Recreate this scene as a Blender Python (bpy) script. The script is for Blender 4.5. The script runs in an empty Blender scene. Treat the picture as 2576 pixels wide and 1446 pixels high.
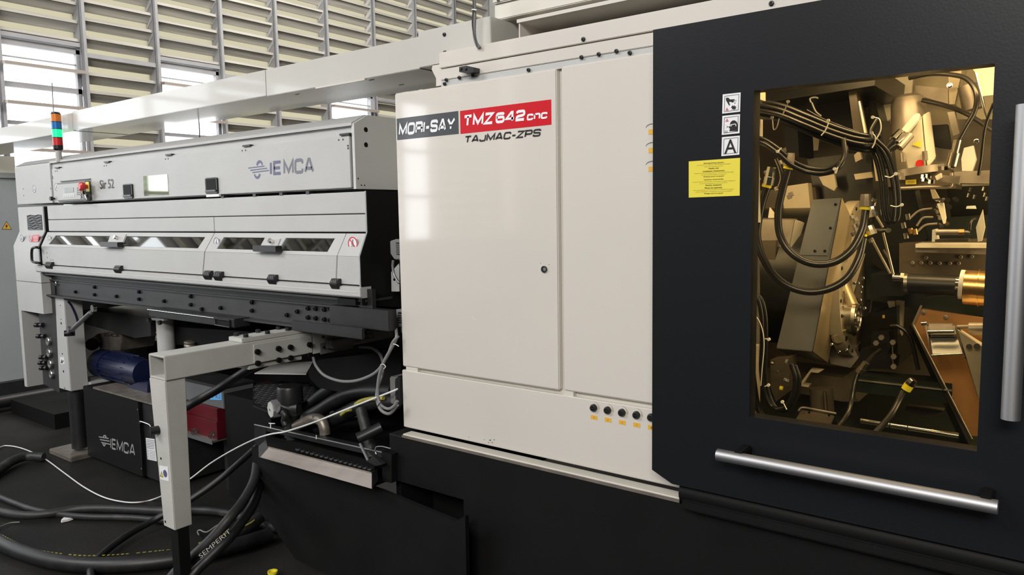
import bpy, bmesh, math, random
from mathutils import Vector, Matrix
random.seed(4)
C = bpy.context.scene.collection
SC = bpy.context.scene

# ------------------------------------------------------------------ camera, world, lights, exposure
FPX, CX, CY = 1883.0, 1288.0, 723.0
AX = Vector((0.797, 0.046, -0.603)); 
def _n(a): return Vector(a).normalized()
AX = -_n((-1200 - CX, 578 - CY, FPX))
_dn = _n((302, 19277, FPX))
AY = _dn.cross(AX).normalized()
if AY.z < 0: AY = -AY
AZ = AX.cross(AY)
EYE = Vector((0, 0, 1.6))
# camera basis (blender camera: x right, y up, z back) expressed in world axes
cr = Vector((AX.x, AY.x, AZ.x)); cd = Vector((AX.y, AY.y, AZ.y)); cf = Vector((AX.z, AY.z, AZ.z))
cam_d = bpy.data.cameras.new('camera'); cam = bpy.data.objects.new('camera', cam_d); C.objects.link(cam)
cam_d.sensor_width = 36.0; cam_d.lens = 36.0 * FPX / 2576.0
cam_d.clip_start = 0.02; cam_d.clip_end = 200
cam.matrix_world = Matrix(((cr.x, -cd.x, -cf.x, EYE.x), (cr.y, -cd.y, -cf.y, EYE.y), (cr.z, -cd.z, -cf.z, EYE.z), (0, 0, 0, 1)))
SC.camera = cam
SC.view_settings.view_transform = 'Standard'; SC.view_settings.look = 'None'
SC.view_settings.exposure = 0.0; SC.view_settings.gamma = 1.0; SC.view_settings.use_curve_mapping = False
w = bpy.data.worlds.new('overcast_sky'); SC.world = w; w.use_nodes = True
bg = w.node_tree.nodes['Background']; bg.inputs[0].default_value = (0.93, 0.97, 1.0, 1); bg.inputs[1].default_value = 4.5
SC.cycles.max_bounces = 8; SC.cycles.diffuse_bounces = 4; SC.cycles.glossy_bounces = 4; SC.cycles.transparent_max_bounces = 16
SC.cycles.use_denoising = True; SC.cycles.sample_clamp_indirect = 4.0
def area(name, loc, target, sx, sy, power, col):
    d = bpy.data.lights.new(name, 'AREA'); d.shape = 'RECTANGLE'; d.size = sx; d.size_y = sy; d.energy = power; d.color = col
    o = bpy.data.objects.new(name, d); C.objects.link(o); o.location = loc
    o.rotation_euler = (Vector(target) - Vector(loc)).to_track_quat('-Z', 'Y').to_euler()
    return o
area('hall_fill', (1.2, -5.0, 5.2), (-1.8, 2.0, 1.0), 4.5, 1.6, 520, (1.0, 0.965, 0.91))  # unseen fill light added to brighten the machine fronts and feeder end
area('hall_fill', (-5.5, -3.2, 5.8), (-5.0, 2.0, 1.2), 4.0, 1.6, 285, (0.98, 0.98, 1.0))  # unseen fill light added over the feeder
area('hall_fill', (-5.5, 6.0, 6.6), (-8.6, 6.0, 3.4), 4.0, 2.0, 480, (1.0, 0.96, 0.88))  # added fill light, aimed at the louvre wall to brighten its blades
area('machine_light', (-0.35, 2.45, 2.12), (-0.6, 3.0, 1.0), 0.9, 0.12, 10, (1.0, 0.75, 0.42))
area('machine_light', (-1.02, 2.28, 1.75), (-0.7, 2.9, 1.3), 0.05, 0.3, 1.8, (1.0, 0.78, 0.45))
area('machine_light', (0.25, 2.6, 1.5), (-0.7, 3.0, 1.3), 0.3, 0.7, 9, (1.0, 0.82, 0.50))  # added fill from the right to light the guard flank

# ------------------------------------------------------------------ measuring: a picture point on a known plane of the hall
def _ray(px, py):
    d = Vector(((px - CX) / FPX, (py - CY) / FPX, 1.0)); return Vector((d.dot(AX), d.dot(AY), d.dot(AZ)))
def PY(px, py, y): d = _ray(px, py); return EYE + d * (y / d.y)
def PX(px, py, x): d = _ray(px, py); return EYE + d * (x / d.x)
def PZ(px, py, z): d = _ray(px, py); return EYE + d * ((z - 1.6) / d.z)
def SP(px, Y): return 0.2832 * (px + 1200) * 2.12 / Y      # pixels per metre

# ------------------------------------------------------------------ materials
M = {}
def mat(name, col, rough=0.5, metal=0.0, noise=0.0, nscale=8.0, bump=0.0, bscale=300.0, coat=0.0, emit=None, estr=0.0, spec=0.5, dust=None):
    m = bpy.data.materials.new(name); m.use_nodes = True; M[name] = m
    nt = m.node_tree; b = nt.nodes['Principled BSDF']; L = nt.links
    b.inputs['Base Color'].default_value = (*col, 1); b.inputs['Roughness'].default_value = rough
    b.inputs['Metallic'].default_value = metal; b.inputs['Coat Weight'].default_value = coat; b.inputs['Coat Roughness'].default_value = 0.06; b.inputs['Coat IOR'].default_value = 1.75 if coat >= 1 else 1.5
    b.inputs['Specular IOR Level'].default_value = spec
    tc = nt.nodes.new('ShaderNodeNewGeometry')
    if noise or dust:
        n = nt.nodes.new('ShaderNodeTexNoise'); n.inputs['Scale'].default_value = nscale; n.inputs['Detail'].default_value = 6
        L.new(tc.outputs['Position'], n.inputs['Vector'])
        mr = nt.nodes.new('ShaderNodeMapRange'); mr.inputs['From Min'].default_value = 0.35; mr.inputs['From Max'].default_value = 0.7
        L.new(n.outputs[0], mr.inputs[0])
        mx = nt.nodes.new('ShaderNodeMix'); mx.data_type = 'RGBA'
        c2 = dust if dust else tuple(max(0, c * (1 - noise)) for c in col)
        mx.inputs[6].default_value = (*col, 1); mx.inputs[7].default_value = (*c2, 1)
        if dust:
            mr.inputs['From Min'].default_value = 0.5; mr.inputs['From Max'].default_value = 0.8; mr.inputs['To Max'].default_value = noise or 0.5
        L.new(mr.outputs[0], mx.inputs[0]); L.new(mx.outputs[2], b.inputs['Base Color'])
    if bump:
        n2 = nt.nodes.new('ShaderNodeTexNoise'); n2.inputs['Scale'].default_value = bscale; n2.inputs['Detail'].default_value = 2
        L.new(tc.outputs['Position'], n2.inputs['Vector'])
        bp = nt.nodes.new('ShaderNodeBump'); bp.inputs['Strength'].default_value = bump; bp.inputs['Distance'].default_value = 0.002
        L.new(n2.outputs[0], bp.inputs['Height']); L.new(bp.outputs[0], b.inputs['Normal'])
    if emit: b.inputs['Emission Color'].default_value = (*emit, 1); b.inputs['Emission Strength'].default_value = estr
    return m
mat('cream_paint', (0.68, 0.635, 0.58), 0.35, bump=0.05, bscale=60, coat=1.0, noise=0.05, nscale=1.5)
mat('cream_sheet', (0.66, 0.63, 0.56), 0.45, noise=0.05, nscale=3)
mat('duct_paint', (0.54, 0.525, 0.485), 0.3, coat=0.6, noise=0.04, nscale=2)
mat('feeder_grey', (0.50, 0.50, 0.49), 0.42, bump=0.35, bscale=500, noise=0.06, nscale=4)
mat('feeder_side', (0.60, 0.60, 0.575), 0.5, bump=0.3, bscale=500, noise=0.05, nscale=4)  # lighter copy of the feeder grey, end-face light put into the colour
mat('stand_grey', (0.50, 0.495, 0.465), 0.55, bump=0.3, bscale=300, noise=0.12, nscale=6)
mat('cabinet_grey', (0.33, 0.355, 0.37), 0.5, bump=0.3, bscale=350, noise=0.06, nscale=3)
mat('door_black', (0.0095, 0.0105, 0.0125), 0.36, coat=0.0, spec=0.25, bump=0.08, bscale=150)
mat('skirt_black', (0.0075, 0.0073, 0.0073), 0.55, spec=0.22, bump=0.1, bscale=200, noise=0.3, nscale=5)
mat('black_steel', (0.018, 0.018, 0.019), 0.45, noise=0.35, nscale=9, bump=0.15, bscale=120)
mat('dark_frame', (0.036, 0.036, 0.038), 0.45, noise=0.3, nscale=7, bump=0.15, bscale=120)
mat('deep_black', (0.005, 0.005, 0.005), 0.6, spec=0.2)
mat('black_plastic', (0.014, 0.014, 0.015), 0.38)
mat('rubber', (0.010, 0.010, 0.011), 0.45, bump=0.2, bscale=60, dust=(0.05, 0.048, 0.043), noise=0.3, nscale=14)
mat('dusty_rubber', (0.022, 0.022, 0.023), 0.5, bump=0.2, bscale=60, dust=(0.11, 0.105, 0.10), noise=0.45, nscale=12)
mat('cable_grey', (0.20, 0.20, 0.20), 0.42)
mat('connector_grey', (0.17, 0.168, 0.165), 0.5, bump=0.2, bscale=150)
mat('white_wire', (0.75, 0.75, 0.73), 0.3)
mat('white_plastic', (0.80, 0.80, 0.78), 0.4)
mat('chrome', (0.78, 0.78, 0.76), 0.14, 1.0)
mat('brushed_aluminium', (0.50, 0.50, 0.515), 0.5, 1.0)
mat('stainless', (0.30, 0.305, 0.31), 0.36, 0.7, noise=0.12, nscale=10)
mat('warm_steel', (0.55, 0.50, 0.42), 0.30, 1.0, noise=0.25, nscale=12)
mat('dirty_steel', (0.34, 0.30, 0.26), 0.42, 0.6, noise=0.35, nscale=16)
mat('lip_steel', (0.60, 0.54, 0.50), 0.38, 0.35, noise=0.15, nscale=14)
mat('lit_gold_sheet', (0.62, 0.50, 0.32), 0.34, 0.55, noise=0.15, nscale=7)  # gold with lamp light put into the colour, for guard side and rollers
mat('brass', (0.80, 0.50, 0.20), 0.25, 1.0, noise=0.15, nscale=10)
mat('copper_sheet', (0.42, 0.20, 0.065), 0.5, 0.1, noise=0.2, nscale=9)
mat('oily_beige', (0.50, 0.43, 0.31), 0.4, noise=0.3, nscale=6)
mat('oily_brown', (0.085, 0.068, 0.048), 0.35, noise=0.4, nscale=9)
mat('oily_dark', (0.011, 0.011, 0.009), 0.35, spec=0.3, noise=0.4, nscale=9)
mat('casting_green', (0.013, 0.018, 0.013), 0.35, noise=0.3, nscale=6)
mat('oily_hose', (0.012, 0.011, 0.010), 0.32, coat=0.1)
mat('ribbed_cable', (0.008, 0.008, 0.009), 0.33)
mat('motor_white', (0.66, 0.62, 0.52), 0.42, noise=0.12, nscale=14)
mat('blue_motor', (0.007, 0.012, 0.050), 0.38, noise=0.3, nscale=12)
mat('blue_plastic', (0.01, 0.10, 0.40), 0.4)
mat('box_grey', (0.11, 0.115, 0.12), 0.5, noise=0.15, nscale=6)
mat('red_paint', (0.11, 0.006, 0.012), 0.4, noise=0.35, nscale=8)
mat('red_print', (0.58, 0.005, 0.016), 0.35, coat=0.15, spec=0.3)
mat('grey_print', (0.050, 0.056, 0.066), 0.32, coat=0.3)
mat('black_print', (0.014, 0.012, 0.012), 0.4)
mat('white_print', (0.86, 0.85, 0.88), 0.35)
mat('navy_print', (0.10, 0.10, 0.20), 0.4)
mat('slate_print', (0.15, 0.155, 0.19), 0.4)
mat('grey_lettering', (0.30, 0.30, 0.30), 0.5)
mat('yellow_label', (0.78, 0.66, 0.06), 0.45)
mat('yellow_ring', (0.85, 0.72, 0.04), 0.35)
mat('orange_label', (0.74, 0.42, 0.06), 0.45)
mat('amber_text', (0.35, 0.16, 0.02), 0.5)
mat('blue_label', (0.12, 0.42, 0.80), 0.4)
mat('pink_print', (0.55, 0.16, 0.22), 0.5)
mat('white_label', (0.80, 0.80, 0.82), 0.42)
mat('wall_frame', (0.34, 0.34, 0.36), 0.55, noise=0.15, nscale=5)
mat('post_light', (0.50, 0.50, 0.51), 0.5, noise=0.15, nscale=6)
mat('pane_brown', (0.33, 0.28, 0.25), 0.5)
mat('lens_orange', (0.75, 0.22, 0.03), 0.3)
mat('lens_blue', (0.01, 0.16, 0.50), 0.3)
mat('lens_red', (0.60, 0.03, 0.03), 0.3)
mat('lens_green', (0.02, 0.75, 0.25), 0.3, emit=(0.0, 1.0, 0.28), estr=1.0)
mat('screen_grey', (0.22, 0.25, 0.23), 0.25)
mat('tyre_print', (0.30, 0.29, 0.26), 0.7)
mat('yellow_worn', (0.42, 0.38, 0.06), 0.6, noise=0.5, nscale=40)
mat('hall_wall', (0.28, 0.28, 0.275), 0.8)
mat('hall_ceiling', (0.22, 0.22, 0.21), 0.8)

# louvre blades: weathered grey-brown metal
m = mat('louvre_blade', (0.30, 0.285, 0.255), 0.6)
nt = m.node_tree; b = nt.nodes['Principled BSDF']
g = nt.nodes.new('ShaderNodeNewGeometry'); mp = nt.nodes.new('ShaderNodeMapping'); mp.inputs['Scale'].default_value = (18, 0.9, 30)
nz = nt.nodes.new('ShaderNodeTexNoise'); nz.inputs['Scale'].default_value = 1.0; nz.inputs['Detail'].default_value = 4
cr_ = nt.nodes.new('ShaderNodeValToRGB'); cr_.color_ramp.elements[0].position = 0.35; cr_.color_ramp.elements[0].color = (0.36, 0.34, 0.31, 1)
cr_.color_ramp.elements[1].position = 0.7; cr_.color_ramp.elements[1].color = (0.54, 0.52, 0.48, 1)
nt.links.new(g.outputs['Position'], mp.inputs[0]); nt.links.new(mp.outputs[0], nz.inputs['Vector']); nt.links.new(nz.outputs[0], cr_.inputs[0]); nt.links.new(cr_.outputs[0], b.inputs['Base Color'])
# translucent cream light sheet behind the blades
m = bpy.data.materials.new('light_sheet'); m.use_nodes = True; M['light_sheet'] = m; nt = m.node_tree; nt.nodes.clear()
o_ = nt.nodes.new('ShaderNodeOutputMaterial'); t_ = nt.nodes.new('ShaderNodeBsdfTranslucent'); t_.inputs[0].default_value = (0.40, 0.375, 0.31, 1)
nt.links.new(t_.outputs[0], o_.inputs[0])
# amber glass and clear glass
def glass(name, tint, mixf, rough=0.03):
    m = bpy.data.materials.new(name); m.use_nodes = True; M[name] = m; nt = m.node_tree; nt.nodes.clear()
    o_ = nt.nodes.new('ShaderNodeOutputMaterial'); t = nt.nodes.new('ShaderNodeBsdfTransparent'); t.inputs[0].default_value = (*tint, 1)
    g = nt.nodes.new('ShaderNodeBsdfGlossy'); g.inputs['Roughness'].default_value = rough
    lw = nt.nodes.new('ShaderNodeFresnel'); lw.inputs['IOR'].default_value = 1.45
    mm = nt.nodes.new('ShaderNodeMath'); mm.operation = 'MULTIPLY'; mm.inputs[1].default_value = mixf
    mx = nt.nodes.new('ShaderNodeMixShader')
    nt.links.new(lw.outputs[0], mm.inputs[0]); nt.links.new(mm.outputs[0], mx.inputs[0]); nt.links.new(t.outputs[0], mx.inputs[1]); nt.links.new(g.outputs[0], mx.inputs[2]); nt.links.new(mx.outputs[0], o_.inputs[0])
glass('amber_glass', (0.97, 0.92, 0.80), 0.7)
glass('clear_glass', (0.55, 0.60, 0.58), 2.2)
glass('clear_plastic', (0.80, 0.78, 0.76), 1.5, 0.15)
# small mirror-like window: dark glass that mirrors the hall
mat('window_glass', (0.30, 0.33, 0.24), 0.04, 0.9)
# dark concrete floor
m = mat('floor_concrete', (0.030, 0.029, 0.027), 0.62, spec=0.2)
nt = m.node_tree; b = nt.nodes['Principled BSDF']; g = nt.nodes.new('ShaderNodeNewGeometry')
n1 = nt.nodes.new('ShaderNodeTexNoise'); n1.inputs['Scale'].default_value = 1.6; n1.inputs['Detail'].default_value = 8
r1 = nt.nodes.new('ShaderNodeValToRGB'); r1.color_ramp.elements[0].position = 0.38; r1.color_ramp.elements[0].color = (0.009, 0.0088, 0.0084, 1)
r1.color_ramp.elements[1].position = 0.75; r1.color_ramp.elements[1].color = (0.026, 0.025, 0.023, 1)
n2 = nt.nodes.new('ShaderNodeTexNoise'); n2.inputs['Scale'].default_value = 60; n2.inputs['Detail'].default_value = 4
bp = nt.nodes.new('ShaderNodeBump'); bp.inputs['Strength'].default_value = 0.25; bp.inputs['Distance'].default_value = 0.004
nt.links.new(g.outputs['Position'], n1.inputs['Vector']); nt.links.new(g.outputs['Position'], n2.inputs['Vector'])
nt.links.new(n1.outputs[0], r1.inputs[0]); nt.links.new(r1.outputs[0], b.inputs['Base Color']); nt.links.new(n2.outputs[0], bp.inputs['Height']); nt.links.new(bp.outputs[0], b.inputs['Normal'])

# ------------------------------------------------------------------ builders
W = {}
def link(o, wl, parent):
    C.objects.link(o)
    if parent: o.parent = parent; o.location = Vector(wl) - W[parent.name]
    else: o.location = wl
    W[o.name] = Vector(wl)
def tag(o, label=None, cat=None, group=None, kind=None):
    if label: o['label'] = label
    if cat: o['category'] = cat
    if group: o['group'] = group
    if kind: o['kind'] = kind
    return o
def thing(name, loc, label, cat, group=None):
    o = bpy.data.objects.new(name, None); o.empty_display_size = 0.05; link(o, loc, None); return tag(o, label, cat, group)
def mk(name, V, F, m, parent=None, sharp=35, bev=0.0, mats=None, fm=None, **kw):
    V = [Vector(v) for v in V]
    lo = Vector([min(v[i] for v in V) for i in range(3)]); hi = Vector([max(v[i] for v in V) for i in range(3)])
    c = (lo + hi) / 2
    if not parent: c.z = lo.z
    me = bpy.data.meshes.new(name); me.from_pydata([v - c for v in V], [], F)
    bm = bmesh.new(); bm.from_mesh(me)
    bmesh.ops.recalc_face_normals(bm, faces=bm.faces)
    if bev:
        es = [e for e in bm.edges if len(e.link_faces) == 2 and e.calc_face_angle(0) > 0.6]
        bmesh.ops.bevel(bm, geom=es, offset=bev, segments=2, affect='EDGES', clamp_overlap=True)
    bm.to_mesh(me); bm.free()
    for k in ([m] if not mats else mats): me.materials.append(M[k])
    if fm and not bev:
        for p, i in zip(me.polygons, fm): p.material_index = i
    for p in me.polygons: p.use_smooth = True
    me.set_sharp_from_angle(angle=math.radians(sharp))
    o = bpy.data.objects.new(name, me); link(o, c, parent)
    return tag(o, **kw)
BF = [(0, 1, 2, 3), (7, 6, 5, 4), (0, 4, 5, 1), (1, 5, 6, 2), (2, 6, 7, 3), (3, 7, 4, 0)]
def bxv(x0, x1, y0, y1, z0, z1):
    return [(x0, y0, z0), (x1, y0, z0), (x1, y0, z1), (x0, y0, z1), (x0, y1, z0), (x1, y1, z0), (x1, y1, z1), (x0, y1, z1)]
def box(name, x0, x1, y0, y1, z0, z1, m, parent=None, bev=0.0, **kw):
    return mk(name, bxv(x0, x1, y0, y1, z0, z1), BF, m, parent, bev=bev, **kw)
def hexa(name, f, b, m, parent=None, bev=0.0, **kw):
    """six-sided solid; f and b: four corners each (bl, br, tr, tl)"""
    return mk(name, list(f) + list(b), BF, m, parent, bev=bev, **kw)
def prism(name, pts, d, m, parent=None, bev=0.0, **kw):
    """pts: planar polygon in 3D, extruded by vector d"""
    n = len(pts); P = [Vector(p) for p in pts]; Q = [p + Vector(d) for p in P]
    F = [tuple(range(n)), tuple(range(2 * n - 1, n - 1, -1))] + [(i, (i + 1) % n, n + (i + 1) % n, n + i) for i in range(n)]
    return mk(name, P + Q, F, m, parent, bev=bev, **kw)
def slab(name, pxs, Y, t, m, parent=None, bev=0.0, **kw):
    """polygon measured on the plane at depth Y, given the thickness t going back"""
    return prism(name, [PY(x, y, Y) for x, y in pxs], (0, t, 0), m, parent, bev, **kw)
def frame_of(d):
    d = d.normalized(); a = Vector((0, 0, 1)) if abs(d.z) < 0.9 else Vector((1, 0, 0))
    u = d.cross(a).normalized(); return u, d.cross(u)
def lathe(p0, p1, prof, n=20):
    """prof: list of (t along 0..1, radius)"""
    p0 = Vector(p0); p1 = Vector(p1); u, v = frame_of(p1 - p0); V = []; F = []
    for t, r in prof:
        c = p0.lerp(p1, t)
        for i in range(n):
            a = 2 * math.pi * i / n; V.append(c + u * (r * math.cos(a)) + v * (r * math.sin(a)))
    for k in range(len(prof) - 1):
        for i in range(n): F.append((k * n + i, k * n + (i + 1) % n, (k + 1) * n + (i + 1) % n, (k + 1) * n + i))
    F.append(tuple(range(n))); F.append(tuple(range(len(prof) * n - 1, len(prof) * n - n - 1, -1)))
    return V, F
def cyl(name, p0, p1, r, m, parent=None, n=18, r1=None, prof=None, **kw):
    V, F = lathe(p0, p1, prof or [(0, r), (1, r if r1 is None else r1)], n)
    return mk(name, V, F, m, parent, **kw)
def catmull(P, k=8):
    P = [Vector(p) for p in P]; out = []
    for i in range(len(P) - 1):
        a = P[i - 1] if i else P[0] * 2 - P[1]; b = P[i]; c = P[i + 1]; d = P[i + 2] if i + 2 < len(P) else P[-1] * 2 - P[-2]
        for j in range(k):
            t = j / k; out.append(0.5 * ((2 * b) + (c - a) * t + (2 * a - 5 * b + 4 * c - d) * t * t + (3 * b - a - 3 * c + d) * t ** 3))
    out.append(P[-1]); return out
def tube_geo(P, r, n=10, ribs=0.0):
    V = []; F = []; u = None; N = len(P)
    for i, p in enumerate(P):
        t = (P[min(i + 1, N - 1)] - P[max(i - 1, 0)]).normalized()
        if u is None: u, _ = frame_of(t)
        u = (u - t * u.dot(t)).normalized(); v = t.cross(u)
        rr = r * (1 + (ribs if i % 2 else -ribs))
        for j in range(n):
            a = 2 * math.pi * j / n; V.append(p + u * (rr * math.cos(a)) + v * (rr * math.sin(a)))
    for i in range(N - 1):
        for j in range(n): F.append((i * n + j, i * n + (j + 1) % n, (i + 1) * n + (j + 1) % n, (i + 1) * n + j))
    F.append(tuple(range(n))); F.append(tuple(range(N * n - 1, N * n - n - 1, -1)))
    return V, F
def tube(name, pts, r, m, parent=None, k=8, n=10, ribs=0.0, smooth=True, **kw):
    P = catmull(pts, k) if smooth else [Vector(p) for p in pts]
    V, F = tube_geo(P, r, n, ribs)
    return mk(name, V, F, m, parent, sharp=60, **kw)
def hose(name, pts, rpx, m, parent=None, **kw):
    """pts: (px, py, Y) measured on depth planes; rpx: radius in picture pixels at the first point"""
    r = rpx / SP(pts[len(pts) // 2][0], pts[len(pts) // 2][2])
    return tube(name, [PY(*p) for p in pts], r, m, parent, **kw)
def disc(name, c, r, m, parent, nrm=(0, -1, 0), t=0.004, n=16, r1=None, **kw):
    c = Vector(c); return cyl(name, c, c + Vector(nrm) * t, r, m, parent, n=n, r1=r1, **kw)
def ring_poly(cx, cz, y, rx, rz, n=24, a0=0, a1=2 * math.pi):
    return [(cx + rx * math.cos(a0 + (a1 - a0) * i / n), y, cz + rz * math.sin(a0 + (a1 - a0) * i / n)) for i in range(n)]
def annulus(name, cx, cz, y, r, w, m, parent, n=24, t=0.001, sz=1.0):
    V = []; F = []
    for i in range(n):
        a = 2 * math.pi * i / n
        for rr in (r, r - w):
            for yy in (y, y - t): V.append((cx + rr * math.cos(a), yy, cz + sz * rr * math.sin(a)))
    for i in range(n):
        j = (i + 1) % n; A = [i * 4 + k for k in range(4)]; B = [j * 4 + k for k in range(4)]
        F += [(A[1], B[1], B[3], A[3]), (A[0], A[1], B[1], B[0]), (A[2], B[2], B[3], A[3]), (A[0], B[0], B[2], A[2])]
    return mk(name, V, F, m, parent)
def decal(name, pxs, Y, m, parent, t=0.0012, **kw):
    """thin sticker: polygon on the plane Y, standing t proud of it"""
    return prism(name, [PY(x, y, Y) for x, y in pxs], (0, -t, 0), m, parent, **kw)
def joined(name, parts, m, parent=None, **kw):
    V = []; F = []
    for v, f in parts:
        o = len(V); V += [Vector(p) for p in v]; F += [tuple(i + o for i in q) for q in f]
    return mk(name, V, F, m, parent, **kw)
def bxg(*a): return (bxv(*a), BF)
def polyg(pts, d):
    n = len(pts); P = [Vector(p) for p in pts]
    return (P + [p + Vector(d) for p in P], [tuple(range(n)), tuple(range(2 * n - 1, n - 1, -1))] + [(i, (i + 1) % n, n + (i + 1) % n, n + i) for i in range(n)])
def text(name, body, bl, br, tl, m, parent, shear=0.0, bold=0.0, t=0.0008, **kw):
    """flat lettering fitted between three world corners"""
    cu = bpy.data.curves.new(name, 'FONT'); cu.body = body; cu.shear = shear; cu.offset = bold; cu.size = 1.0; cu.resolution_u = 3
    to = bpy.data.objects.new(name, cu); C.objects.link(to); bpy.context.view_layer.update()
    me = bpy.data.meshes.new_from_object(to.evaluated_get(bpy.context.evaluated_depsgraph_get()))
    bpy.data.objects.remove(to)
    xs = [v.co.x for v in me.vertices]; ys = [v.co.y for v in me.vertices]
    x0, x1, y0, y1 = min(xs), max(xs), min(ys), max(ys)
    bl, br, tl = Vector(bl), Vector(br), Vector(tl); ux = br - bl; uy = tl - bl; nn = ux.cross(uy).normalized() * t
    V = [bl + ux * ((v.co.x - x0) / (x1 - x0)) + uy * ((v.co.y - y0) / (y1 - y0)) + nn for v in me.vertices]
    F = [tuple(p.vertices) for p in me.polygons]
    bpy.data.meshes.remove(me)
    c = sum(V, Vector()) / len(V); me = bpy.data.meshes.new(name); me.from_pydata([v - c for v in V], [], F); me.materials.append(M[m])
    o = bpy.data.objects.new(name, me); link(o, c, parent); return tag(o, **kw)
def textY(name, body, bl, br, tl, Y, m, parent, **kw):
    return text(name, body, PY(*bl, Y), PY(*br, Y), PY(*tl, Y), m, parent, **kw)
_RR = [(0, .22), (0, .78), (.06, .93), (.2, 1), (.8, 1), (.94, .93), (1, .78), (1, .22), (.94, .07), (.8, 0), (.2, 0), (.06, .07), (0, .22)]
GL = {'M': (1.15, [[(0, 0), (0, 1), (.5, .12), (1, 1), (1, 0)]]), 'O': (1, [_RR]), 'R': (.95, [[(0, 0), (0, 1), (.8, 1), (.95, .95), (1, .8), (1, .64), (.94, .52), (.8, .46), (0, .46)], [(.78, .46), (.95, .38), (1, .25), (1, 0)]]),
      'I': (.0, [[(0, 0), (0, 1)]]), '-': (.5, [[(0, .42), (1, .42)]]), 'S': (.95, [[(1, .76), (.97, .9), (.82, 1), (.16, 1), (.03, .94), (0, .8), (0, .68), (.05, .57), (.2, .52), (.82, .48), (.96, .42), (1, .3), (1, .17), (.95, .05), (.82, 0), (.18, 0), (.03, .08), (0, .25)]]),
      'A': (1.0, [[(0, 0), (.42, 1), (.58, 1), (1, 0)], [(.14, .26), (.86, .26)]]), 'Y': (1.0, [[(0, 1), (.5, .42), (1, 1)], [(.5, .45), (.5, 0)]]), 'T': (.95, [[(0, 1), (1, 1)], [(.5, 1), (.5, 0)]]),
      'Z': (.95, [[(0, 1), (1, 1), (0, 0), (1, 0)]]), '6': (.95, [[(1, .84), (.93, .96), (.8, 1), (.2, 1), (.06, .93), (0, .78), (0, .22), (.06, .07), (.2, 0), (.8, 0), (.94, .07), (1, .2), (1, .38), (.94, .52), (.8, .57), (0, .57)]]),
      '4': (1.0, [[(.78, 0), (.78, 1), (.62, 1), (0, .27), (1, .27)]]), '2': (.95, [[(0, .78), (.05, .94), (.2, 1), (.8, 1), (.95, .95), (1, .82), (1, .66), (.93, .55), (.8, .5), (.2, .42), (.05, .35), (0, .22), (0, 0), (1, 0)]]),
      'c': (.9, [[(1, .72), (.95, .93), (.8, 1), (.2, 1), (.05, .93), (0, .75), (0, .25), (.05, .07), (.2, 0), (.8, 0), (.95, .07), (1, .28)]]), 'n': (.9, [[(0, 0), (0, 1)], [(0, .8), (.15, .95), (.3, 1), (.78, 1), (.95, .93), (1, .75), (1, 0)]]),
      'J': (.85, [[(1, 1), (1, .2), (.94, .06), (.8, 0), (.2, 0), (.05, .07), (0, .2), (0, .32)]]), 'P': (.92, [[(0, 0), (0, 1), (.8, 1), (.95, .95), (1, .82), (1, .6), (.94, .48), (.8, .42), (0, .42)]]),
      'E': (.75, [[(1, 1), (0, 1), (0, 0), (1, 0)], [(0, .5), (.9, .5)]])}
GL['C'] = (.95, GL['c'][1])
def stroke(P, h):
    P = [Vector((a, b2)) for a, b2 in P]; L_ = []; R_ = []; closed = (P[0] - P[-1]).length < 1e-6; N = len(P)
    for i in range(N):
        a = P[i] - P[i - 1] if i else (P[0] - P[-2] if closed else P[1] - P[0]); c = P[i + 1] - P[i] if i < N - 1 else (P[1] - P[0] if closed else P[-1] - P[-2])
        a = a.normalized(); c = c.normalized(); n = Vector((-a.y - c.y, a.x + c.x))
        n = n.normalized() if n.length > 1e-6 else Vector((-a.y, a.x)); k = h / max(0.45, n.dot(Vector((-a.y, a.x)))); L_.append(P[i] + n * k); R_.append(P[i] - n * k)
    return L_, R_
def sign(name, s, bl, br, tl, m, parent, sw=0.17, gap=0.10, shear=0.0, t=0.0008):
    """heavy squared lettering cut from strokes, fitted between three world corners"""
    h = sw / 2; x = 0.0; V = []; F = []
    for ch in s:
        w_, ls = GL[ch]; w_ *= 1.0
        for P in ls:
            L_, R_ = stroke([(x + h + a * w_, h + b2 * (1 - sw)) for a, b2 in P], h); o = len(V); n = len(L_)
            V += L_ + R_; F += [(o + i, o + i + 1, o + n + i + 1, o + n + i) for i in range(n - 1)]
        x += w_ + sw + (gap if ch not in '-' else gap * .8)
    x -= gap
    bl, br, tl = Vector(bl), Vector(br), Vector(tl); ux = br - bl; uy = tl - bl; nn = ux.cross(uy).normalized() * t
    W_ = x + shear
    VV = [bl + ux * ((v.x + shear * v.y) / W_) + uy * v.y + nn for v in V]
    c = sum(VV, Vector()) / len(VV); me = bpy.data.meshes.new(name); me.from_pydata([v - c for v in VV], [], F); me.materials.append(M[m])
    o = bpy.data.objects.new(name, me); link(o, c, parent); return o
def copyof(o, wl, parent):
    c = o.copy(); C.objects.link(c); c.parent = parent; c.location = Vector(wl) - (W[parent.name] if parent else Vector())
    if not parent: c.location = wl
    W[c.name] = Vector(wl); return c
def screw(c, r, parent, m='black_plastic', nrm=(0, -1, 0), name='screw', t=0.006, _c={}):
    key = (round(r, 4), m, nrm, t, name)
    if key in _c: return copyof(_c[key][0], Vector(c) + _c[key][1], parent)
    c = Vector(c); n = Vector(nrm)
    o = mk(name, *lathe(c, c + n * t, [(0, r * 1.15), (0.25, r * 1.15), (0.26, r), (0.9, r), (1.0, r * 0.85), (1.0, r * 0.45), (0.5, r * 0.42)], 12), m, parent)
    _c[key] = (o, W[o.name] - c); return o

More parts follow.
